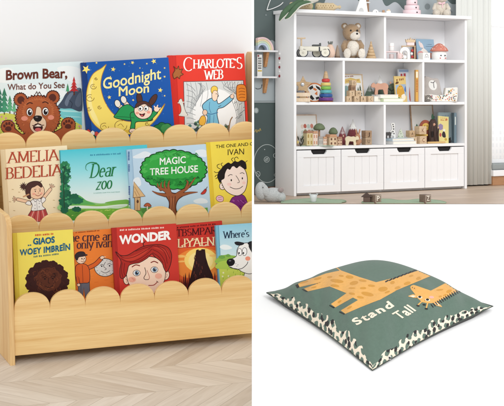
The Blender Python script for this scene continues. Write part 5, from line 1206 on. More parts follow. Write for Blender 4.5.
# row 2
t = toy('wooden_star', 'honey wooden star with a silver boss, behind the crate', 'star', 303, 2, .045)
pts = [(9.5 * (1 if i % 2 == 0 else .5) * math.sin(math.pi / 5 * i), 16.5 + 9.5 * (1 if i % 2 == 0 else .5) * math.cos(math.pi / 5 * i)) for i in range(10)]
one(t, 'star_body', lambda m: (m.prism(pts, -1, 1, oak, .3), m.box((0, 0, 4.6), (7, 3, 9.2), oak, .3))); one(t, 'boss', lambda m: m.ell((-.6, -1.2, 17.4), (2, .8, 2), paint((206, 210, 214), .25, 0, metal=.6)))
t = toy('wooden_crate', 'small pale slatted wooden crate on the left', 'crate', 302, 2, .012)
for z in (2, 7.4): one(t, 'slat', lambda m: (m.box((.6, -4, z), (14.5, .8, 3.8), birch, .2), m.box((.6, 4, z), (14.5, .8, 3.8), birch, .2)))
for x in (-6, 7.2): one(t, 'end_panel', lambda m: m.box((x, 0, 4.8), (1, 7, 9.4), birch, .2))
one(t, 'crate_floor', lambda m: m.box((.6, 0, .6), (12, 7, .8), birch)); one(t, 'stored_disc', lambda m: m.ell((-2, 0, 9.4), (3.4, 2.6, 2.2), paint((120, 122, 126), .5)))
t = toy('toy_drum', 'round orange rimmed disc patterned with black and white patches', 'toy drum', 314.4, 2, .04)
one(t, 'rim', lambda m: m.torus((0, 0, 9.4), 8.8, 1.0, paint((206, 112, 48), .5), axis='y', n=36)); one(t, 'skin', lambda m: m.cyl((0, -1, 9.4), 8.4, 2, paint((214, 212, 208), .6), 36, axis='y', bev=.05))
A = lart(-1, t.s)
for p, c in (([(-6, 14), (-2, 16.6), (-1, 14), (-4, 12)], (40, 36, 36)), ([(1, 16.6), (5, 14.6), (7, 10.6), (4.4, 12), (2, 14)], (40, 36, 36)), ([(-2, 13), (0, 14.2), (3, 12), (1, 11)], (206, 110, 50)), ([(0, 8), (2.8, 11), (3, 6.4)], (206, 110, 50)), ([(-8, 9), (-5.8, 11), (-5, 8), (-6.6, 6)], (214, 120, 60)), ([(-6, 5), (-3, 7), (0, 3), (-2, 1.8)], (40, 36, 36)), ([(1, 4.4), (4, 5.4), (5.4, 4), (2, 2)], (40, 36, 36)), ([(4, 9), (7.4, 9), (6.4, 6)], (190, 190, 190))): A.poly(p, c)
A.build('patch_print', t.root.children[1])
t = toy('stacking_rings', 'rainbow stacking ring tower with a wooden cone on top', 'stacking toy', 325.8, 2, .028)
for i, (c, r) in enumerate((((112, 52, 140), 7.6), ((40, 88, 164), 6.9), ((84, 178, 184), 6.2), ((128, 190, 70), 5.5), ((226, 200, 104), 5.2), ((220, 62, 56), 4.2))):
    z = 1 + i * 3.75; one(t, 'ring', lambda m: m.lathe([(r - 1.2, z), (r - .3, z + .3), (r, z + 1.6), (r - .3, z + 3), (r - 1.2, z + 3.4)], paint(c, .3, .03)))
one(t, 'base', lambda m: m.cyl((0, 0, 0), 7.4, 1, paint((150, 76, 40), .5))); one(t, 'cone', lambda m: m.lathe([(2.8, 23.4), (2.7, 24.4), (2, 27.6), (1.6, 29.6), (1.0, 30.6), (.3, 30.8)], oak))
def frame(label, u, row, y, w, hh, c, tilt=7, fw=.9, rz=0):
    t = toy('framed_print', label, 'picture frame', u, row, y, rz); k = 1.16
    t.root.matrix_world = t.root.matrix_world @ Matrix.Rotation(R(-tilt), 4, 'X'); W = w * k
    one(t, 'moulding', lambda m: (m.box((-W / 2, 0, hh / 2), (fw, 1.4, hh), c, .15), m.box((W / 2, 0, hh / 2), (fw, 1.4, hh), c, .15), m.box((0, 0, hh - fw / 2), (W - fw, 1.38, fw), c, .15), m.box((0, 0, fw / 2), (W - fw, 1.38, fw), c, .15)))
    o = one(t, 'picture', lambda m: m.box((0, .2, hh / 2), (W - fw, .6, hh - 2 * fw), paint((232, 230, 226), .6, .01))); return t, lart(-.12, t.s), o
t, A, o = frame('framed print with a yellow banner and trees behind the letter blocks', 354, 2, .06, 20.5, 28, beech)
A.poly([(-12, 22), (-2, 24.5), (4, 23), (9, 23.5), (10, 19), (2, 19.6), (-12, 18)], (226, 194, 112)); A.tiny((-11, 20), (8, 21.4), -1.5, (206, 150, 60)); A.blob([(-12, 14), (-7, 16), (-3, 10), (-7, 4), (-12, 4)], (140, 172, 170)); A.tiny((-9, 25), (2, 25.4), -1.2, (160, 90, 60))
for x, z, hh in ((6, 4, 12), (8.6, 5, 14), (3, 3, 8)):
    for j in range(4): A.poly([(x - 2.2 + j * .4, z + j * hh / 5), (x + 2.2 - j * .4, z + j * hh / 5), (x, z + j * hh / 5 + 4)], (74, 92, 66) if x > 4 else (120, 110, 80))
A.blob([(-9, 2), (-4, 8), (0, 2)], (92, 132, 100)); A.build('print', o)
bk = 'letter blocks stacked before the forest print'
def block(label, u, row, y, z, ch, s=6, c=beech, ic=(96, 70, 56), rz=0, group=bk):
    t = toy('letter_block', label, 'block', u, row, y, rz, group, z); k = s * 1.08
    one(t, 'cube', lambda m: m.box((0, 0, s / 2), (k, k, s), c, .35)); A = lart(-k / 2, t.s)
    A.line([(-k * .36, s * .14), (k * .36, s * .14), (k * .36, s * .86), (-k * .36, s * .86), (-k * .36, s * .14)], .25, (170, 130, 100), 0)
    A.text(ch, (-s * .2, s * .24), (s * .2, s * .24), s * .5, ic, .01, up=(0, 1)); A.build('letter', t.root.children[0]); return t
for lab, u, z, ch in (('beech letter block marked X in the pyramid bottom row', 347.6, 0, 'X'), ('beech letter block marked N in the pyramid bottom row', 355.4, 0, 'N'), ('beech letter block marked R in the pyramid bottom row', 361.8, 0, 'R'), ('beech letter block marked C at the pyramid right end', 369.4, 0, 'C'), ('beech letter block marked T in the pyramid middle row', 350.6, 5.6, 'T'), ('beech letter block marked M in the pyramid middle row', 357, 5.6, 'M'), ('dark lettered block under the topmost D block', 352, 11.2, 'U'), ('beech letter block marked D on top of the pyramid', 352.8, 16.4, 'D')):
    block(lab + '' if 'pyramid' not in lab and 'under' not in lab else lab, u, 2, .018, z, ch, 5.7 if z < 11 else 5.2, beech if 'dark' not in lab else wood((170, 130, 94), (130, 94, 64), (40, 40, 200)))
def mountain(name, label, u, row, y, w, hh, c, ridged=True):
    t = toy(name, label, 'toy mountain', u, row, y); m1 = plush(c, .5)
    one(t, 'slope', lambda m: m.lathe([(w / 2, 0), (w / 2 * 1.0, hh * .12), (w * .36, hh * .42), (w * .2, hh * .7), (.3, hh * .98)], m1, sq=.6))
    z0 = hh * .64; r0 = w * .235
    def cap(m):
        n = 24; vs = []
        for i in range(n): a = 2 * math.pi * i / n; k = 1 if i % 2 else 1.22; vs.append((r0 * k * math.cos(a), r0 * k * .62 * math.sin(a), z0 - (0 if i % 2 else 2)))
        vs.append((0, 0, hh + .4)); m.add(vs, [(i, (i + 1) % n, n) for i in range(n)], plush((226, 226, 222), .4), True)
    one(t, 'snow_cap', cap); return t
mountain('felt_mountain', 'low dark green felt mountain with a small snow cap', 369.6, 2, .052, 13, 17.5, (82, 104, 86)); mountain('felt_mountain', 'tall dark green felt mountain with a white snowy peak', 379.8, 2, .058, 17, 26, (78, 98, 82))
def animal(name, label, cat, u, row, y, L, hh, c, head=1, c2=None, z=0, neck=0, legw=.5, rz=None):
    """a flat sawn wooden animal: one body with legs, ears as a part"""
    t = toy(name, label, cat, u, row, y, rz, z=z); h = head
    p = [(-.5, 0), (-.3, 0), (-.27, .36), (-.06, .4), (.06, .38), (.16, .0), (.36, .0), (.37, .42), (.42, .62), (.36, .84), (.16, .96), (-.1, .9), (-.3, .94), (-.44, .86), (-.56, .98), (-.7, .86), (-.74, .66), (-.64, .56), (-.52, .56), (-.47, .42)]
    p = [(-h * -q[0] * L, q[1] * hh) for q in p]
    one(t, 'body', lambda m: m.prism(smooth_closed(p, 3), -hh * .16, hh * .16, c, .3)); one(t, 'ear', lambda m: m.ell((-h * -.56 * L, -hh * .1, hh * .98), (L * .05, hh * .1, hh * .1), c2 or c)); one(t, 'eye', lambda m: m.ell((-h * -.63 * L, -hh * .17, hh * .76), (.35, .3, .35), paint((40, 30, 26), .4))); return t
cop = paint((206, 150, 122), .45, .08, 60)
animal('wooden_bear', 'pinkish wooden bear standing on the stacked books', 'toy animal', 382, 2, .022, 15, 12, cop, 1, z=7.4)
def flat(name, label, u, row, y, w, d, hh, c, z=0, rz=0, gp='books lying flat in the white bookcase'):
    t = toy(name, label, 'book', u, row, y, rz, gp, z); cv = paint(c, .5, .03); w *= 1.12
    one(t, 'cover', lambda m: (m.box((0, 0, .2), (w, d, .4), cv, .1), m.box((0, 0, hh - .2), (w, d, .4), cv, .1), m.box((0, -d / 2, hh / 2), (w, .3, hh - .1), cv, .05) if False else m.box((-w / 2 + .15, 0, hh / 2), (.3, d, hh - .82), cv))); one(t, 'page_block', lambda m: m.box((.3, 0, hh / 2), (w - .9, d - .8, hh - .84), white_paper)); return t
flat('flat_book', 'pale lime book lying at the bottom under the wooden bear', 388, 2, .028, 22, 18, 3.6, (206, 224, 180)); flat('flat_book', 'white book lying on the pale lime one', 384.6, 2, .028, 20, 16, 3.7, (238, 236, 232), z=3.65)
flat('flat_book', 'grey stack end book under the left of the white book', 373.4, 2, .034, 8, 14, 6, (190, 188, 186))
t = toy('toy_tree', 'dark leafy toy tree with brown trunk in front of the bookcase back', 'toy tree', 392, 2, .06)
one(t, 'trunk', lambda m: m.tube([(0, 0, 0), (.2, 0, 8)], [1.2, .7], paint((110, 66, 46), .7), 10))
one(t, 'crown', lambda m: [m.ell((x, y, z), (2.6, 2, 2.4), paint((84, 96, 78), .8, .1), n=10, m=7, noise=.3) for x, y, z in ((-2.4, 0, 9), (1.6, 0, 9.6), (0, 0, 13), (-2, 0, 14.4), (2.6, 0, 13.4), (.4, 0, 16))])
t, A, fc = pbook('picture_book', 'tall white and blue picture book with red title, behind the yellow one', 407, 2, .05, 13.5, 33, (214, 222, 234), -8, 7, 2.2)
A.text('Soleil', (-5, 25), (5, 26), 4, (196, 50, 60), .02, up=(0, 1)) if False else A.tiny((-5.5, 25), (5.5, 26), -4, (190, 70, 80)); A.poly([(-7, 30), (7, 30), (7, 32.5), (-7, 32.5)], (150, 176, 214)); A.blob([(3, 2), (7, 2), (7, 20), (4, 16)], (200, 60, 56)); A.build('cover_picture', fc)
t, A, fc = pbook('picture_book', 'yellow picture book with an orange animal, leaning in front', 401.8, 2, .036, 11.5, 26, (222, 190, 110), -4, 8, 1.6)
A.poly([(-6, 6), (6, 6), (6, 18), (-6, 17)], (150, 176, 206)); A.blob([(-4, 6), (-5, 12), (-2, 16), (2, 16), (4, 10), (3, 5)], (214, 156, 50)); A.ell(-.4, 15, 2.4, 2.2, (226, 170, 60)); A.blob([(2, 1), (5, 4), (4, 8), (0, 6)], (236, 226, 200)); A.tiny((-4.6, 21), (4.6, 22), -2.4, (150, 90, 50)); A.blob([(-6, 1), (-3, 5), (-1, 1)], (120, 140, 60)); A.blob([(4, 12), (6, 16), (6, 10)], (80, 120, 190)); A.blob([(-6, 18), (-4.5, 20.5), (-2, 20), (-3, 18.4)], (110, 70, 40)); A.ell(-1.2, 15.4, .4, .4, (40, 24, 20)); A.ell(.6, 15.6, .4, .4, (40, 24, 20)); A.build('cover_picture', fc)
t = toy('picture_book', 'orange spined book upright at the right of its row', 'book', 415.8, 2, .03, -27, 'picture books standing in the white bookcase')
sp = paint((220, 160, 60), .45, .03)
o = one(t, 'spine', lambda m: m.box((0, -6, 16), (2.6, .5, 31.5), sp, .15)); one(t, 'front_cover', lambda m: m.box((-1.2, 0, 16), (.3, 11.6, 31.5), sp)); one(t, 'back_cover', lambda m: m.box((1.2, 0, 16), (.3, 11.6, 31.5), sp)); one(t, 'page_block', lambda m: m.box((0, .2, 16), (2, 11, 30.6), white_paper))
A = lart(-6.25, t.s)
for z in range(8): A.raw([(-.6, 10 + z * 1.6), (.6, 10 + z * 1.6), (.6, 11 + z * 1.6), (-.6, 11 + z * 1.6)], [(0, 1, 2, 3)], (170, 70, 40))
A.poly([(-1, 24), (1, 24), (1, 30), (-1, 30)], (240, 226, 196)); A.build('spine_print', o)
linen = paint((186, 178, 172), .95, .08, 120, .4)
t = toy('fabric_house', 'beige linen house-shaped cushion with an oval white moose patch', 'cushion', 432.4, 2, .042)
one(t, 'cover', lambda m: m.prism(smooth_closed([(-9, 1), (8.8, 1), (8, 12), (5.4, 22.6), (0, 23.4), (-9, 24)], 4), -4, 4, linen, 1.2, smooth=False))
A = lart(-4, t.s); A.ell(-.4, 16.6, 4.0, 5.2, (232, 230, 226), 24); A.line([(-2.4, 19.6), (-.8, 19), (1, 19.8), (1.4, 20.4)], .7, (90, 86, 86)); A.line([(.4, 19), (.6, 16), (1, 14)], .7, (110, 104, 104)); A.build('patch', t.root.children[0])
t = toy('fabric_basket', 'white cloth basket printed with small colourful flowers', 'basket', 440.8, 2, .022)
cloth = paint((232, 228, 220), .9, .05, 100, .3)
def basket(m):
    rim = [(-17, 0), (15.4, 0), (16.2, 5), (16.2, 14), (15, 14.6), (4, 13.8), (2.8, 7), (-4, 6.4), (-10, 7.4), (-17, 7.2)]
    m.prism(rim, -5, 5, cloth, .9)
one(t, 'cloth_body', basket); A = lart(-5, t.s); A.hold = True
for i in range(84):
    x = random.uniform(-15.5, 15) if i % 3 else random.uniform(5, 15); z = random.uniform(1, 6) if x < 4 else random.uniform(1, 13); A.bumpy(x, z, random.uniform(.3, .7), random.uniform(.3, .6), random.choice([(206, 70, 60), (226, 160, 60), (70, 110, 80), (120, 90, 70), (214, 180, 110), (90, 120, 150), (226, 130, 110)]), 5, .25)
    A.k = i % 6
A.build('flower_print', t.root.children[0])
t = toy('rolled_cloth', 'rolled dark checked cloth end beside the printed cloth basket', 'cloth roll', 428.6, 2, .012)
one(t, 'roll', lambda m: m.cyl((0, 1, 3.6), 3.5, 6, paint((196, 188, 178), .9), 22, axis='y')); A = lart(1, t.s)
for r in (2.8, 1.6): A.line([(r * math.cos(a), 3.6 + r * math.sin(a)) for a in (i * .5 for i in range(12))], .9, (92, 84, 78)); 
A.build('spiral_edge', t.root.children[0])

# row 3
t, A, o = frame('slim framed print of small coloured squares behind the toy village', 307.6, 3, .058, 21.5, 31, wood((220, 186, 158), (196, 156, 126), (60, 60, 60)))
for x, z, c in ((-5, 19, (226, 206, 190)), (-1.6, 19.4, (196, 100, 84)), (2.4, 19.2, (190, 206, 196)), (6.4, 19.4, (214, 130, 110)), (-5, 13, (200, 210, 200)), (-1.6, 14, (150, 150, 104)), (2.8, 13.6, (226, 160, 140)), (-5, 8, (160, 180, 150)), (6.6, 13, (150, 170, 130))): A.bumpy(x, z, 1.7, 2.1, c, 6, .1)
A.build('print', o)
def house(label, u, y, w, d, hh, c, roof, win, nx, nz, gable=True, rz=0, rh=3, name='toy_house'):
    t = toy(name, label, 'toy house', u, 3, y, rz, 'wooden toy houses of the village'); w *= 1.1
    one(t, 'wall', lambda m: m.box((0, 0, hh / 2), (w, d, hh), c, .2))
    one(t, 'roof', lambda m: m.prism([(-w / 2 - .4, hh + .1), (w / 2 + .4, hh + .1), (w / 2 - (0 if not gable else w * .12), hh + rh), (-w / 2 + (w * .12 if gable else w * .4), hh + rh)], -d / 2 - .3, d / 2 + .3, roof, .15))
    for i in range(nx):
        for j in range(nz): one(t, 'window', lambda m: m.box((-w / 2 + w * (i + .5) / nx, -d / 2 - .05, hh * (j + .55) / nz), (w / nx * .42, .3, hh / nz * .5), win, .08))
    return t
tan = paint((216, 196, 140), .5, .06); pch = paint((232, 208, 190), .5, .05); rf = paint((176, 122, 92), .6, .08, 40); rf2 = paint((206, 150, 110), .6, .08, 40); wn = paint((176, 140, 66), .5); wn2 = paint((206, 140, 100), .5); wn3 = paint((120, 76, 52), .5)
house('tall yellow toy house with a brown roof in the village', 308, .022, 6.6, 7, 13, tan, rf, wn, 2, 2, rh=2.2); house('tall pale pink toy house right of the yellow one', 313.6, .022, 5, 7, 12.4, pch, rf2, wn2, 2, 2, rh=2.4); house('low grey toy shed between the pink houses', 319.3, .018, 4.4, 6, 7, paint((196, 188, 180), .6, .05), paint((170, 160, 152), .6), paint((150, 142, 136), .6), 2, 1, rh=2.4); house('low pink toy house with an orange roof under the tree', 323.4, .02, 4, 6, 6.8, pch, rf2, wn2, 2, 2, rh=2.2); house('wide toy house with dark windows and a white side', 331, .02, 8, 8, 8.4, paint((222, 190, 150), .5, .05), rf2, wn3, 2, 2, rh=2.8); house('small brown toy house at the right end of the village', 338.2, .022, 5, 6, 6.6, paint((214, 176, 140), .5, .05), rf, wn3, 2, 2, rh=2)
def bush(label, u, y, tr, r, z):
    t = toy('toy_tree', label, 'toy tree', u, 3, y); one(t, 'trunk', lambda m: m.cyl((0, 0, 0), 1, z, paint((186, 140, 104), .6), 12))
    one(t, 'crown', lambda m: (m.lathe([(r * .7, z - 1), (r, z + .2), (r * .98, z + 1.6), (r * .8, z + 3.6), (r * .45, z + 5.4), (.3, z + 6)], paint((116, 132, 96), .9, .14, 220, .8, 500), n=26)))
bush('taller toy tree with a round olive crown in the toy village', 319.2, .034, 1, 6, 16.4); bush('lower toy tree with a round olive crown behind the village', 333.2, .05, 1, 4.6, 11.6)
t = toy('toy_plants', 'small tuft of dark plants at the left of the village', 'toy plant', 301.2, 3, .02); one(t, 'leaves', lambda m: [m.ell((x, 0, z), (.7, .5, 2.2), paint((60, 60, 46), .8), rot=(0, a, 0), n=8, m=6) for x, z, a in ((-1, 2, -20), (1, 2.6, 25), (2, 5, 10), (0, 6, -12), (-3, 8, -15), (1.4, 8, 30))]); one(t, 'flower', lambda m: m.ell((-3.4, 0, 4), (1.2, 1, 1.6), paint((216, 190, 110), .7)))
t = toy('village_base', 'thin pale green board under the toy village', 'board', 317, 3, .014); one(t, 'board', lambda m: m.box((0, 0, .3), (34, 11, .5), paint((170, 200, 176), .6), .15)); one(t, 'road_print', lambda m: [m.box((x, -5.5, .3), (4, .2, .3), paint(c, .6)) for x, c in ((-10, (90, 100, 96)), (-4, (210, 150, 170)), (3, (230, 230, 226)), (11, (70, 80, 76)))])
mountain('felt_mountain', 'low dark red felt mountain with a white peak', 342.4, 3, .05, 11.5, 18.6, (138, 60, 66)); mountain('felt_mountain', 'tall dark red felt mountain with a jagged snowy peak', 352.9, 3, .056, 15, 25.4, (122, 50, 58))
animal('wooden_elephant', 'cream wooden polar bear walking before the red mountains', 'toy animal', 350, 3, .018, 12.2, 9.4, paint((222, 206, 170), .5, .05), -1)
t = toy('wooden_rabbit', 'brown wooden rabbit sitting upright beside the block', 'toy animal', 357.5, 3, .02); rb = paint((186, 130, 92), .5, .08, 50)
one(t, 'body', lambda m: (m.ell((0, 0, 3.6), (4.2, 3, 3.8), rb), m.ell((.2, 0, 8.4), (2.8, 2.2, 2.8), rb), m.ell((-2.4, -1.5, 1.6), (2.2, 2, 1.6), rb)))
for x, a in ((-1.2, -12), (1.8, 14)): one(t, 'ear', lambda m: m.ell((x, 0, 13), (.8, .6, 3.2), rb, rot=(0, a, 0)))
bk = 'pair of stacked brown blocks'
block('upper brown letter block marked J beside the rabbit', 366.6, 3, .028, 7.1, 'J', 7, wood((186, 150, 112), (150, 112, 78), (30, 30, 120)), (84, 62, 46), group=bk); block('lower brown letter block marked U beside the rabbit', 366.6, 3, .028, 0, 'U', 7, wood((196, 166, 130), (164, 130, 94), (30, 30, 120)), (84, 62, 46), group=bk)
flat('flat_book', 'white book lying under the light blue one', 398.8, 3, .03, 26, 20, 3.2, (232, 230, 226)); flat('flat_book', 'light blue book lying on the white one', 397.6, 3, .03, 24, 19, 2.8, (196, 216, 228), z=3.25)
spot = (44, 42, 44)
t = toy('giraffe_figure', 'white and black spotted toy giraffe on the stacked books', 'toy animal', 392.4, 3, .03, z=6.1)
gb = paint((234, 232, 228), .6); one(t, 'body', lambda m: m.prism(smooth_closed([(-3, 0), (-1.4, 0), (-1, 2), (1, 2), (1.4, 0), (3, 0), (2.8, 5), (2, 8), (2.2, 13), (1.6, 15), (-1.2, 14.6), (-1.4, 13), (-.6, 9), (-2.6, 6)], 3), -1.2, 1.2, gb, .25)); one(t, 'spot_print', lambda m: [m.ell((x, -1.2, z), (.6, .2, .8), paint(spot, .6), n=8, m=6) for x, z in ((-1.6, 5), (.4, 6.4), (1.4, 4.4), (1, 9), (.8, 11.4), (-1.8, 3), (.4, 13.4))])
animal('dalmatian_figure', 'black and white spotted toy dog at the left', 'toy animal', 388.6, 3, .02, 5.5, 6.6, paint((72, 68, 68), .6, .3, 300), 1, z=6.1); t = toy('felt_tree', 'little pale green felt tree on the light blue book', 'toy tree', 400.6, 3, .03, z=6.1); one(t, 'crown', lambda m: m.prism([(-3.4, 0), (3.4, 0), (2.4, 2.2), (3.2, 2.6), (1.6, 5), (2.2, 5.4), (0, 9), (-2.2, 5.4), (-1.4, 5), (-3, 2.6), (-2.4, 2.2)], -1, 1, paint((206, 214, 190), .9, .06, 200, .4), .3)); one(t, 'edge_print', lambda m: [m.ell((x, -1, z), (.4, .2, .6), paint((110, 130, 100), .7), n=8, m=6) for x, z in ((-2, 1.4), (1.4, 1.2), (.2, 4.2), (-.6, 6.2))])
t, A, o = frame('large framed white print standing behind the wooden lion', 424, 3, .066, 24, 38.5, wood((196, 156, 118), (160, 120, 84), (60, 60, 60)))
bk = 'letter blocks by the wooden lion'
block('honey wooden block marked A on the lower block', 410.4, 3, .028, 7, 'A', 6.2, oak, group=bk); block('lower wooden block left of the yellow board', 412, 3, .02, 0, 'B', 6.8, beech, group=bk); block('wooden letter block marked K upon the yellow board', 420.4, 3, .02, 9.4, 'K', 8, beech, (140, 90, 70), group=bk); block('wooden letter block marked C beside the yellow board', 421, 3, .014, 0, 'C', 7.6, beech, (140, 90, 70), group=bk)
t = toy('yellow_board', 'small bright yellow wooden platform under the K block', 'toy', 421, 3, .032, z=0); one(t, 'board', lambda m: m.box((0, 0, 8.4), (12, 10, 1.8), paint((232, 190, 84), .5), .4)); one(t, 'foot', lambda m: [m.box((x, 2, 3.7), (1, 5, 7.4), gold) for x in (-5, 5)])
t = toy('wooden_lion', 'wooden lion with a rust red mane and yellow face', 'toy animal', 425.4, 3, .045)
one(t, 'mane', lambda m: m.prism([(6.4 * math.cos(math.pi * i / 20), 14.4 + 8.8 * math.sin(math.pi * i / 20)) for i in range(21)] + [(-6.4, 0), (6.4, 0)], -1.6, 1.6, paint((162, 74, 48), .5, .08, 40), .4)); o = one(t, 'face', lambda m: m.cyl((0, -1.4, 16.4), 3.7, 1.4, paint((224, 180, 70), .5), 24, axis='y', M=Matrix.Translation((0, -1.2, 0))))
A = lart(-2.7, t.s); A.ell(-1.2, 17.2, .4, .5, (60, 40, 30)); A.ell(1.2, 17.2, .4, .5, (60, 40, 30)); A.poly([(-.7, 16), (.7, 16), (0, 15)], (110, 60, 40)); A.line([(-1.2, 14.4), (0, 14), (1.2, 14.4)], .4, (110, 60, 40)); A.build('face_print', o)
dk = paint((74, 54, 46), .7, .2, 120, .5)
t = toy('toy_treehouse', 'dark brown toy tree stump house with green top leaves', 'toy house', 432.8, 3, .03)
one(t, 'stump', lambda m: (m.lathe([(6.2, 0), (5.6, 3), (4.6, 10), (4.4, 16), (3.8, 21), (2, 24)], dk, n=14, sq=.8), m.tube([(-3.6, -3, 0), (-4, -3.4, 12), (-2.6, -2, 22)], [1.2, 1, .7], dk), m.tube([(1.4, -4, 0), (1, -4.4, 10), (1.4, -3, 20)], [1.1, .9, .6], dk), m.tube([(4.8, -2, 0), (4.6, -2.6, 9), (5.6, -2, 16)], [1.2, 1, .6], dk)))
one(t, 'doorway', lambda m: m.box((-1.2, -4.1, 9), (2, .6, 6), paint((34, 26, 24), .8), .3)); one(t, 'knot', lambda m: (m.ell((.8, -3.4, 18.6), (1.2, .6, 1.6), paint((206, 150, 120), .6)), m.ell((5, -2.8, 15.6), (.9, .6, 1.1), paint((206, 160, 120), .6)))); one(t, 'leaf_tuft', lambda m: (m.ell((-.4, 0, 26), (1, .8, 3.4), paint((52, 92, 66), .8)), m.ell((.8, 0, 25), (.8, .7, 2.6), paint((44, 80, 58), .8), rot=(0, 18, 0))))
t = toy('toy_fir', 'tiny dark green toy fir behind the K block', 'toy tree', 416.8, 3, .044, z=0); one(t, 'crown', lambda m: m.lathe([(2.2, 13), (1.4, 16), (.2, 19.4)], paint((50, 96, 72), .8), n=10)); one(t, 'trunk', lambda m: m.cyl((0, 0, 0), .7, 13.2, dk, 8))
t = toy('wooden_tray', 'thin honey coloured wooden tray under the tree stump house', 'tray', 434, 3, .02, 0); one(t, 'board', lambda m: m.box((0, 0, .8), (22, 8, 1.4), paint((226, 188, 120), .5), .3)); one(t, 'rim', lambda m: m.box((0, -4.2, 1), (22.4, .5, 1.9), paint((214, 172, 104), .5), .15))
t, A, fc = pbook('picture_book', 'large grey-blue picture book behind the yellow one', 446.6, 3, .04, 14, 30.5, (162, 182, 190), 0, 5, 2.4)
A.tiny((-4, 26), (5, 26.6), -1.6, (120, 146, 160)); A.build('cover_picture', fc)
t = toy('picture_book', 'thick slate blue spined book at the right end of the bottom row', 'book', 454, 3, .03, -27, 'picture books standing in the white bookcase'); sp = paint((104, 128, 140), .5, .04)
o = one(t, 'spine', lambda m: m.box((0, -6, 15), (2.4, .5, 30), sp, .15)); one(t, 'front_cover', lambda m: m.box((-1.1, 0, 15), (.3, 11.6, 30), sp)); one(t, 'back_cover', lambda m: m.box((1.1, 0, 15), (.3, 11.6, 30), sp)); one(t, 'page_block', lambda m: m.box((0, .2, 15), (1.8, 11, 29.2), white_paper)); A = lart(-6.25, t.s); A.poly([(-.5, 18), (.5, 18), (.5, 26), (-.5, 26)], (200, 206, 200)); A.build('spine_print', o)
t, A, fc = pbook('picture_book', 'pale yellow picture book with purple flower and animals, tilted', 443.6, 3, .022, 10.5, 27, (226, 208, 126), -4, 7, 1.4, roll=5)
A.bumpy(-3.6, 16, 2.6, 3, (150, 130, 170), 6, .15); A.tiny((-3.6, 22.4), (3.6, 22.6), -1.6, (190, 120, 60)); A.blob([(-1, 6), (-2, 9), (0, 12), (2, 10), (2.4, 6)], (60, 50, 54)); A.ell(.6, 13, 1.4, 1.3, (226, 222, 214)); A.ell(-3.8, 8, 1.2, 2, (200, 80, 70)); A.tiny((-4, 24.6), (4, 24.8), -1, (206, 150, 90)); A.bumpy(3.4, 24, 1, 1, (206, 110, 70), 5, .2); A.bumpy(2.6, 4, 1.4, 1.2, (200, 160, 60), 5, .2); A.build('cover_picture', fc)
t = toy('dark_figure', 'small black toy figure in front of the blue books', 'toy', 449.6, 3, .026); one(t, 'body', lambda m: (m.ell((0, 0, 1.8), (2, 1.6, 1.9), paint((36, 34, 36), .6)), m.ell((.2, 0, 4), (1.2, 1, 1.2), paint((36, 34, 36), .6)))); one(t, 'ear', lambda m: m.ell((.9, 0, 5.2), (.4, .3, .7), paint((36, 34, 36), .6)))

# on the top board
tanc = paint((206, 182, 140), .85, .1, 90, .4)
def bolster(label, u, y, L, r, tail, ruff):
    t = toy('cloth_bolster', label, 'bolster', u, 0, y); n = 14
    prof = [(.2, -L / 2), (r * .8, -L / 2 + .6), (r, -L / 2 + 2)] + [(r * (1 + .05 * math.sin(i * 2.1)), -L / 2 + 2 + (L - 6) * i / 6) for i in range(1, 7)] + ([(r * .5, L / 2 - 1), (r * .28, L / 2 + 1), (r * .5, L / 2 + 3), (.2, L / 2 + 4.4)] if tail else [(r * .9, L / 2 - 1), (.3, L / 2)])
    Mx = Matrix.Translation((0, 0, r)) @ Matrix.Rotation(R(90), 4, 'Y'); one(t, 'cloth_roll', lambda m: m.lathe(prof, tanc, n=20, M=Mx))
    one(t, 'fringe', lambda m: [m.ell((-L / 2 + 1.4 + i * (L - 4) / n, -r * .92, r + (1 if i % 2 else -.6)), (.5, .5, .8), paint((164, 136, 92), .9), n=8, m=6) for i in range(n)])
bolster('tan cloth bolster at the left end of the bookcase top', 301, .02, 24, 3.9, False, 1); bolster('tan cloth bolster with a pinched pointed end on the bookcase top', 326, .028, 22, 4.2, True, 1)
lf = paint((74, 106, 74), .8, .12, 80, .4); lw = paint((206, 204, 192), .85, .05, 90)
t = toy('felt_leaf_garland', 'green felt leaves with pale edges hanging over the bookcase corner', 'garland', 288, 0, -.006)
for nm, pts, r in (('leaf', [(22, 6, 12), (10, 2, 6), (1, -2, 0), (-5, -4, -6), (-9, -4, -12.5)], [2.6, 3.4, 4, 3.6, .8]), ('leaf', [(26, 4, 8), (12, -1, 4.4), (5, -4, -2), (0, -5, -8), (-3.4, -5, -10.6)], [2, 3, 3.2, 2.6, .7])):
    k = smooth_open([tuple(p) for p in pts], 5); rr_ = [r[min(i // 5, 4)] + (r[min(i // 5 + 1, 4)] - r[min(i // 5, 4)]) * (i % 5) / 5 for i in range(len(k))]
    rr_ = [q * .82 for q in rr_]; one(t, nm, lambda m: m.tube(k, rr_, lf, 10)); one(t, 'pale_edge', lambda m: m.tube([(p[0] + q * .62, p[1] - q * .35, p[2] - q * .72) for p, q in zip(k, rr_)], [q * .34 for q in rr_], lw, 8))
one(t, 'pale_bundle', lambda m: m.ell((22, 4, 10), (10, 4, 4.6), lw, noise=.1))
t = toy('green_bottle', 'green glass bottle standing between the two cloth bolsters', 'bottle', 311.2, 0, .03); one(t, 'glass_body', lambda m: m.lathe([(2, 0), (2.3, .5), (2.3, 11), (1.2, 14), (1, 18)], paint((92, 138, 96), .2, .03, spec=.6))); one(t, 'cap', lambda m: m.cyl((0, 0, 18), 1.2, 2, wt, 12))
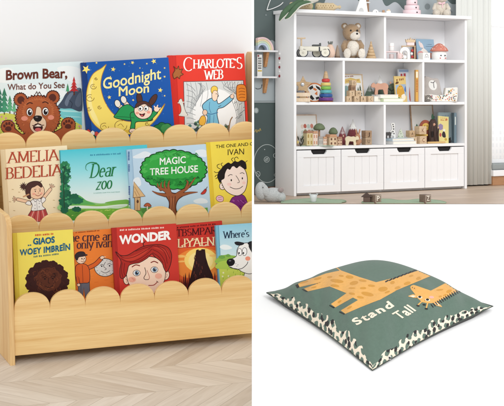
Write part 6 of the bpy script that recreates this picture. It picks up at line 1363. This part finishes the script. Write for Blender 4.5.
t = toy('white_tent', 'white ornament shaped like a tent with a grey arch opening', 'ornament', 362.5, 0, .03); one(t, 'tent', lambda m: m.prism([(-7.4, 0), (5.2, 0), (2.6, 18), (-1.2, 18)], -2.4, 2.4, wt, .4)); one(t, 'opening', lambda m: m.prism([(2.6 * math.cos(math.pi * i / 12) - 1.6, 1 + 4 * math.sin(math.pi * i / 12)) for i in range(13)], -2.6, -2.3, paint((196, 196, 194), .6))); one(t, 'foot', lambda m: m.box((-6.8, -1.4, .7), (6, 3, 1.2), paint((232, 196, 190), .6), .3))
t = toy('ring_stand', 'brown wooden post with a white hoop on the bookcase top', 'stand', 367.6, 0, .03); one(t, 'post', lambda m: m.cyl((0, 0, .8), 1.4, 22, paint((150, 112, 84), .5), 14)); one(t, 'ring', lambda m: m.torus((0, 0, 10.4), 2, .8, paint((214, 214, 212), .4))); one(t, 'base', lambda m: m.cyl((-1, 0, 0), 5, 1, beech, 22))
t = toy('cloud_block', 'small white arch block on the bookcase top', 'block', 375.4, 0, .022); one(t, 'arch', lambda m: m.prism([(3.2 * math.cos(math.pi * i / 14), .2 + 3.4 * math.sin(math.pi * i / 14)) for i in range(15)], -1.5, 1.5, wt, .3)); one(t, 'base', lambda m: m.box((3.8, 0, .5), (4, 3, .9), birch, .2)); one(t, 'hole', lambda m: m.ell((.8, -1.5, 1.2), (.5, .2, .4), paint((60, 56, 56), .6)))
t = toy('wooden_blocks', 'tiny tan wooden train of two blocks on the bookcase top', 'toy train', 386, 0, .022); one(t, 'front_block', lambda m: m.box((-2.6, 0, 1.7), (2.4, 2.6, 3.4), wood((196, 150, 110), (160, 116, 80), (60, 60, 60)), .3)); one(t, 'white_block', lambda m: (m.box((2.4, 0, 1.3), (4.6, 2.6, 2.6), wt, .4), m.ell((2.6, 0, 2.8), (1.8, 1.2, 1.4), birch)))
t = toy('stacking_cake', 'pale pink tiered toy cake with black dots on the bookcase top', 'toy cake', 411.8, 0, .035)
for z, r in ((0, 9), (4.8, 7.4), (10, 5.6), (15, 4)): o = one(t, 'tier', lambda m: m.lathe([(r - .3, z), (r, z + .3), (r, z + 4.4), (r - .3, z + 4.8)], paint((238, 208, 212), .45), n=28)); one(t, 'dot', lambda m: m.ell((r * .42, -r * .93, z + 2.2), (.75, .4, .75), paint((40, 36, 40), .5), n=10, m=6)).parent = o
PC = plush((214, 202, 184)); t = toy('plush_bear', 'cream plush bear with a pink ribbon sitting on the bookcase top', 'plush toy', 440.6, 0, .035)
one(t, 'body', lambda m: m.ell((0, 0, 8), (6, 5, 8), PC, noise=.04)); h = one(t, 'head', lambda m: m.ell((1, -1, 19.4), (6.4, 5.6, 6), PC, noise=.04)); one(t, 'nose', lambda m: m.ell((1.6, -6.6, 17.6), (1.2, .6, .9), paint((120, 84, 70), .4))).parent = h
for x in (-6.4, 6.8): one(t, 'leg', lambda m: m.tube([(x * .5, -2, 3), (x * .95, -7, 3.2)], [3, 3.6], PC, 12)); one(t, 'arm', lambda m: m.tube([(x * .8, -1, 12), (x * 1.1, -3, 7), (x * .9, -5, 5)], [2, 2.2, 1.9], PC, 10)); one(t, 'ear', lambda m: m.ell((x * .8 + 1, 0, 24.6), (2.2, 1.4, 2.2), PC)).parent = h
one(t, 'ribbon', lambda m: (m.ell((-1.6, -5.2, 12.6), (2, .8, 1.1), paint((228, 184, 190), .6), rot=(0, 20, 0)), m.ell((2, -5.2, 12.8), (2, .8, 1.1), paint((228, 184, 190), .6), rot=(0, -20, 0)), m.box((.8, -5.4, 10), (.9, .4, 4), paint((228, 184, 190), .6))))

# on the wall at the left
def wthing(name, label, cat, u, v, group=None):
    p = bpt(u, v, YB); w_ = BM @ p; s = w_.y / FP
    return Thing(name, label, cat, BM @ Matrix.Translation(p), s, group)
gp = 'small wall shelves at the left'
orn = wood((206, 140, 80), (176, 110, 56), (60, 60, 60))
for u, v, w_, lab in ((266, 52, 19, 'upper small white wall shelf on a wooden bracket, holding the rainbow'), (265.4, 78, 18.4, 'lower small white wall shelf on a wooden bracket, below the rainbow shelf')):
    t = wthing('wall_shelf', lab, 'shelf', u, v, gp); a0 = (bx(254.6, YB - .02) - t.M.translation.x * 0) ; k = 1.16
    xl_ = (bx(254.4, YB - .012) - bpt(u, v, YB).x) / t.s; xr2 = (bx(u + w_ / 2 - 1, YB - .006) - bpt(u, v, YB).x) / t.s
    one(t, 'board', lambda m: m.box(((xl_ + xr2) / 2, -5, .6), (xr2 - xl_, 9.8, 1.7), paint((226, 226, 226), .5, .02), .2))
    one(t, 'bracket', lambda m: m.add([(-3.4, -.2, -.3), (-3.4, -.2, -15), (-3.4, -7.4, -.3), (-.4, -.2, -.3), (-.4, -.2, -15), (-.4, -7.4, -.3), (-3.4, -2.4, -15), (-.4, -2.4, -15)], [(0, 1, 6, 2), (3, 5, 7, 4), (0, 2, 5, 3), (2, 6, 7, 5), (6, 1, 4, 7), (0, 3, 4, 1)], orn))
t = wthing('rainbow_toy', 'pastel wooden rainbow on the upper wall shelf', 'toy', 259, 50.4); M0 = t.M
t.root.matrix_world = M0 @ Matrix.Translation((0, -.011, 0))
for i, c in enumerate(((232, 196, 196), (228, 208, 160), (196, 216, 190), (186, 200, 222), (196, 180, 204))):
    r1, r0 = 13 - i * 2, 11.1 - i * 2; a = [math.pi * j / 24 for j in range(25)]
    lim = -5.4
    pts = [(max(lim + i * .02, r1 * math.cos(q)), r1 * math.sin(q) + .1) for q in a]; inn = [(max(lim + i * .02, r0 * math.cos(q)), r0 * math.sin(q) + .1) for q in a[::-1]]
    pp = [p for p in pts if p[0] > lim + i * .02 or p is pts[-1]]; ii = [p for p in inn if p[0] > lim + i * .02]
    m = MB(); z1 = math.sqrt(max(0, r1 * r1 - lim * lim)); z0 = math.sqrt(max(0, r0 * r0 - lim * lim))
    arc1 = [p for p in pts if p[0] > lim + .2]; arc0 = [p for p in inn if p[0] > lim + .2]
    if r1 > 5.5: m.prism(arc1 + [(lim, z1)] + ([(lim, z0)] if z0 > 0 else [(lim, 0.1)]) + arc0, -2.5, 2.5, paint(c, .5), .15); t.part('arch', m)
t = wthing('bead_garland', 'string of red and white beads hanging from the upper wall shelf', 'garland', 273.2, 52); 
t.root.matrix_world = t.M @ Matrix.Translation((.002, -.026, 0))
for i in range(6): one(t, 'bead', lambda m: m.ell((0, 0, -2.2 - i * 4.4), (1.4, 1.4, 1.5), paint((150, 40, 48) if i % 2 else (226, 226, 224), .5)))
one(t, 'cord', lambda m: m.tube([(0, 0, .3), (0, 0, -25)], .25, wt, 6))
t = wthing('letter_card', 'white card of black scribbled letters with a yellow base, on the lower shelf', 'card', 256.8, 76.6)
t.root.matrix_world = t.M @ Matrix.Translation((0, -.01, 0)); one(t, 'card', lambda m: m.box((.7, 0, 11), (5.4, 1, 22), paint((228, 226, 220), .6), .15)); A = lart(-.5, t.s); rr = random.Random(5)
for z in range(5):
    for x in range(3): A.raw([(-1.2 + x * 1.3, 7.6 + z * 2.4), (-.2 + x * 1.3, 7.6 + z * 2.4), (-.2 + x * 1.3 - .2, 9.4 + z * 2.4), (-1.2 + x * 1.3 + .3 * (z % 2), 9.2 + z * 2.4)], [(0, 1, 2, 3)], (30, 28, 30))
A.poly([(-1.8, 5), (3, 5), (3, 6.4), (-1.8, 6.4)], (206, 170, 60)); A.build('letter_print', t.root.children[0]); one(t, 'knob', lambda m: m.ell((-1, -.4, 20.6), (1, 1, 1), paint((150, 50, 60), .5)))
t = wthing('wire_star', 'white bent wire decoration hanging on the dark wall', 'decoration', 272, 4); one(t, 'wire', lambda m: m.tube(smooth_open([(-.6, -1.6, 8), (-4, -1.6, 1.6), (-6.6, -1.6, -5.4), (-6, -1.6, -6.2), (0, -1.6, -4.6), (8, -1.6, -1.2), (12, -1.6, 2)], 6), .5, paint((226, 228, 228), .4), 8)); one(t, 'hook', lambda m: m.tube([(-.6, .2, 8), (-.6, -1.6, 8.2)], .4, wt, 6))
t = wthing('wall_cable', 'short black cord pinned to the wall under the lower shelf', 'cord', 259, 88); t.root.matrix_world = t.M @ Matrix.Translation((0, -.0012, 0)); one(t, 'cord', lambda m: m.tube(smooth_open([(-4.4, 0, 0), (-2, 0, -1), (2, 0, 0), (3, 0, 3)], 5), .25, dark, 6)); one(t, 'clip', lambda m: m.ell((3, 0, 3), (.5, .4, .5), dark))

# on the floor
def ftoy(name, label, cat, u, v, rz=None, group=None):
    p = EYE + ray(u, v) * (HB / ((v - PY) / FP)); s = p.y / FP; l = BMi @ p
    return Thing(name, label, cat, BM @ Matrix.Translation((l.x, l.y, .0002)) @ Matrix.Rotation(-psi if rz is None else R(rz), 4, 'Z'), s, group)
GR = plush((186, 190, 188)); t = ftoy('plush_elephant', 'grey plush elephant lying on the floor by the wall', 'plush toy', 271.5, 202.4)
one(t, 'body', lambda m: (m.ell((1.6, 4, 7), (10.6, 7.4, 7.6), GR, noise=.02), m.ell((9, 3, 5), (5.4, 5, 5.2), GR, noise=.02))); one(t, 'foot_pad', lambda m: m.ell((9.4, -.6, 12.4), (3, 1.8, 2.6), plush((158, 142, 138))))
h = one(t, 'head', lambda m: m.ell((-10.4, 3, 11), (6.2, 6, 9.4), GR, noise=.02)); one(t, 'ear', lambda m: m.ell((-6.2, -1.6, 12), (3.6, 1.8, 6.4), GR, rot=(0, -18, 0), noise=.03)).parent = h; one(t, 'eye', lambda m: m.ell((-8.6, -3.3, 15), (.5, .4, .6), dark)).parent = h
rugm = paint((158, 182, 150), .95, .08, 200, .4); 
def rug(label, pts):
    g = [EYE + ray(u, v) * (HB / ((v - PY) / FP)) for u, v in pts]; c = sum(g, V()) / len(g); c.z = ZB
    t = Thing('felt_rug', label, 'rug', Matrix.Translation(c)); m = MB(); b = bmesh.new(); f = b.faces.new([b.verts.new((p.x - c.x, p.y - c.y, .0004)) for p in g]); r = bmesh.ops.extrude_face_region(b, geom=[f]); bmesh.ops.translate(b, vec=(0, 0, .0016), verts=[q for q in r['geom'] if isinstance(q, bmesh.types.BMVert)]); bmesh.ops.recalc_face_normals(b, faces=b.faces[:]); m.bm(b, rugm); t.part('pile', m)
    m = MB(); m.tube([(p.x - c.x, p.y - c.y, .0016) for p in g[:-2]], .0011, paint((132, 158, 126), .95, .05), 6); t.part('stitched_edge', m)
rug('green leaf-shaped felt rug at the left on the room floor', [(281, 203.4)] + smooth_open([(281.5, 202.6), (290, 200.8), (304, 199.6), (318, 199.2), (332, 200.2), (342, 200.6), (346, 202), (342, 203)], 4) + [(341, 203.5), (283, 203.5)])
rug('green leaf-shaped felt rug at the right behind the toy blocks', [(362, 203.4)] + smooth_open([(362, 202.6), (374, 200.4), (388, 199.8), (398, 201), (408, 201), (420, 199.8), (438, 201.2), (446, 203)], 4) + [(446, 203.5), (364, 203.5)])
t = ftoy('glass_cup', 'small clear grey ribbed cup standing on the green rug', 'cup', 313.4, 203); gg = paint((206, 212, 210), .25, .05); one(t, 'bowl', lambda m: m.lathe([(2.4, .8), (2.8, 2), (3.4, 5), (3.8, 8.4), (3.5, 8.5), (3.1, 5), (2.4, 2)], gg, n=20)); one(t, 'handle', lambda m: (m.tube([(-3.4, 0, 7.6), (-4.2, 0, 8.8), (-2.4, 0, 9)], .5, gg, 8), m.tube([(3.2, 0, 7.6), (4.4, 0, 9), (2.6, 0, 9.2)], .5, gg, 8)))
dbr = paint((96, 74, 62), .6, .1)
t = ftoy('toy_house', 'dark brown wooden toy house with a pitched roof on the floor', 'toy house', 367, 203.4); one(t, 'wall', lambda m: m.box((0, 2.6, 3.4), (6.6, 5, 6.4), dbr, .2)); one(t, 'roof', lambda m: m.prism([(-5.6, 6.2), (5.6, 6.2), (0, 10.8)], -.6, 5.6, paint((74, 54, 44), .6, .1), .25))
def fblock(label, u, v, ch, c):
    t = ftoy('letter_block', label, 'block', u, v, 8, 'dark letter blocks on the floor'); one(t, 'cube', lambda m: m.box((0, 4.6, 4.4), (8.6, 8.4, 8.6), c, .4)); A = lart(.4, t.s); A.text(ch, (-2, 2.4), (2, 2.4), 5, (226, 214, 196), .02, up=(0, 1)); A.line([(-3.4, .9), (3.4, .9), (3.4, 7.9), (-3.4, 7.9), (-3.4, .9)], .4, (206, 190, 170), 0); A.build('letter', t.root.children[0])
fblock('dark wooden floor block marked P beside the brown toy house', 378.6, 203.4, 'P', wood((140, 116, 96), (106, 84, 68), (40, 40, 200))); fblock('dark wooden floor block marked Z before the third drawer', 428.5, 203.4, 'Z', wood((132, 108, 90), (100, 78, 64), (40, 40, 200)))
# ================================================================== light
w = bpy.data.worlds.new('World'); sc.world = w; w.use_nodes = True
bg = w.node_tree.nodes['Background']; bg.inputs[0].default_value = (1, 1, 1, 1); bg.inputs[1].default_value = .8
def softbox(name, loc, target, size, power, col=(1, 1, 1)):
    l = bpy.data.lights.new(name, 'AREA'); l.shape = 'RECTANGLE'; l.size, l.size_y = size; l.energy = power; l.color = col
    o = bpy.data.objects.new(name, l); COL.objects.link(o); o.location = loc
    d = V(target) - V(loc); o.rotation_euler = d.to_track_quat('-Z', 'Y').to_euler()
softbox('softbox', (-.55, -1.6, 3.6), (-.3, 4.0, 1.0), (1.2, 2.0), 92)
softbox('softbox', (2.3, -1.2, 3.6), (.3, 2.8, 1.1), (1.8, 1.8), 86)
softbox('facade_fill', BM @ V((bx(510, YB + .05), YB + .05, .33)), BM @ V((bx(510, YB + .05), YB + .3, .33)), (.3, .5), .45)  # added area lamp at the window, brightens the building outside
sc.view_settings.view_transform = 'Standard'; sc.view_settings.look = 'None'; sc.view_settings.gamma = 1; sc.view_settings.exposure = 0
sc.cycles.max_bounces = 8
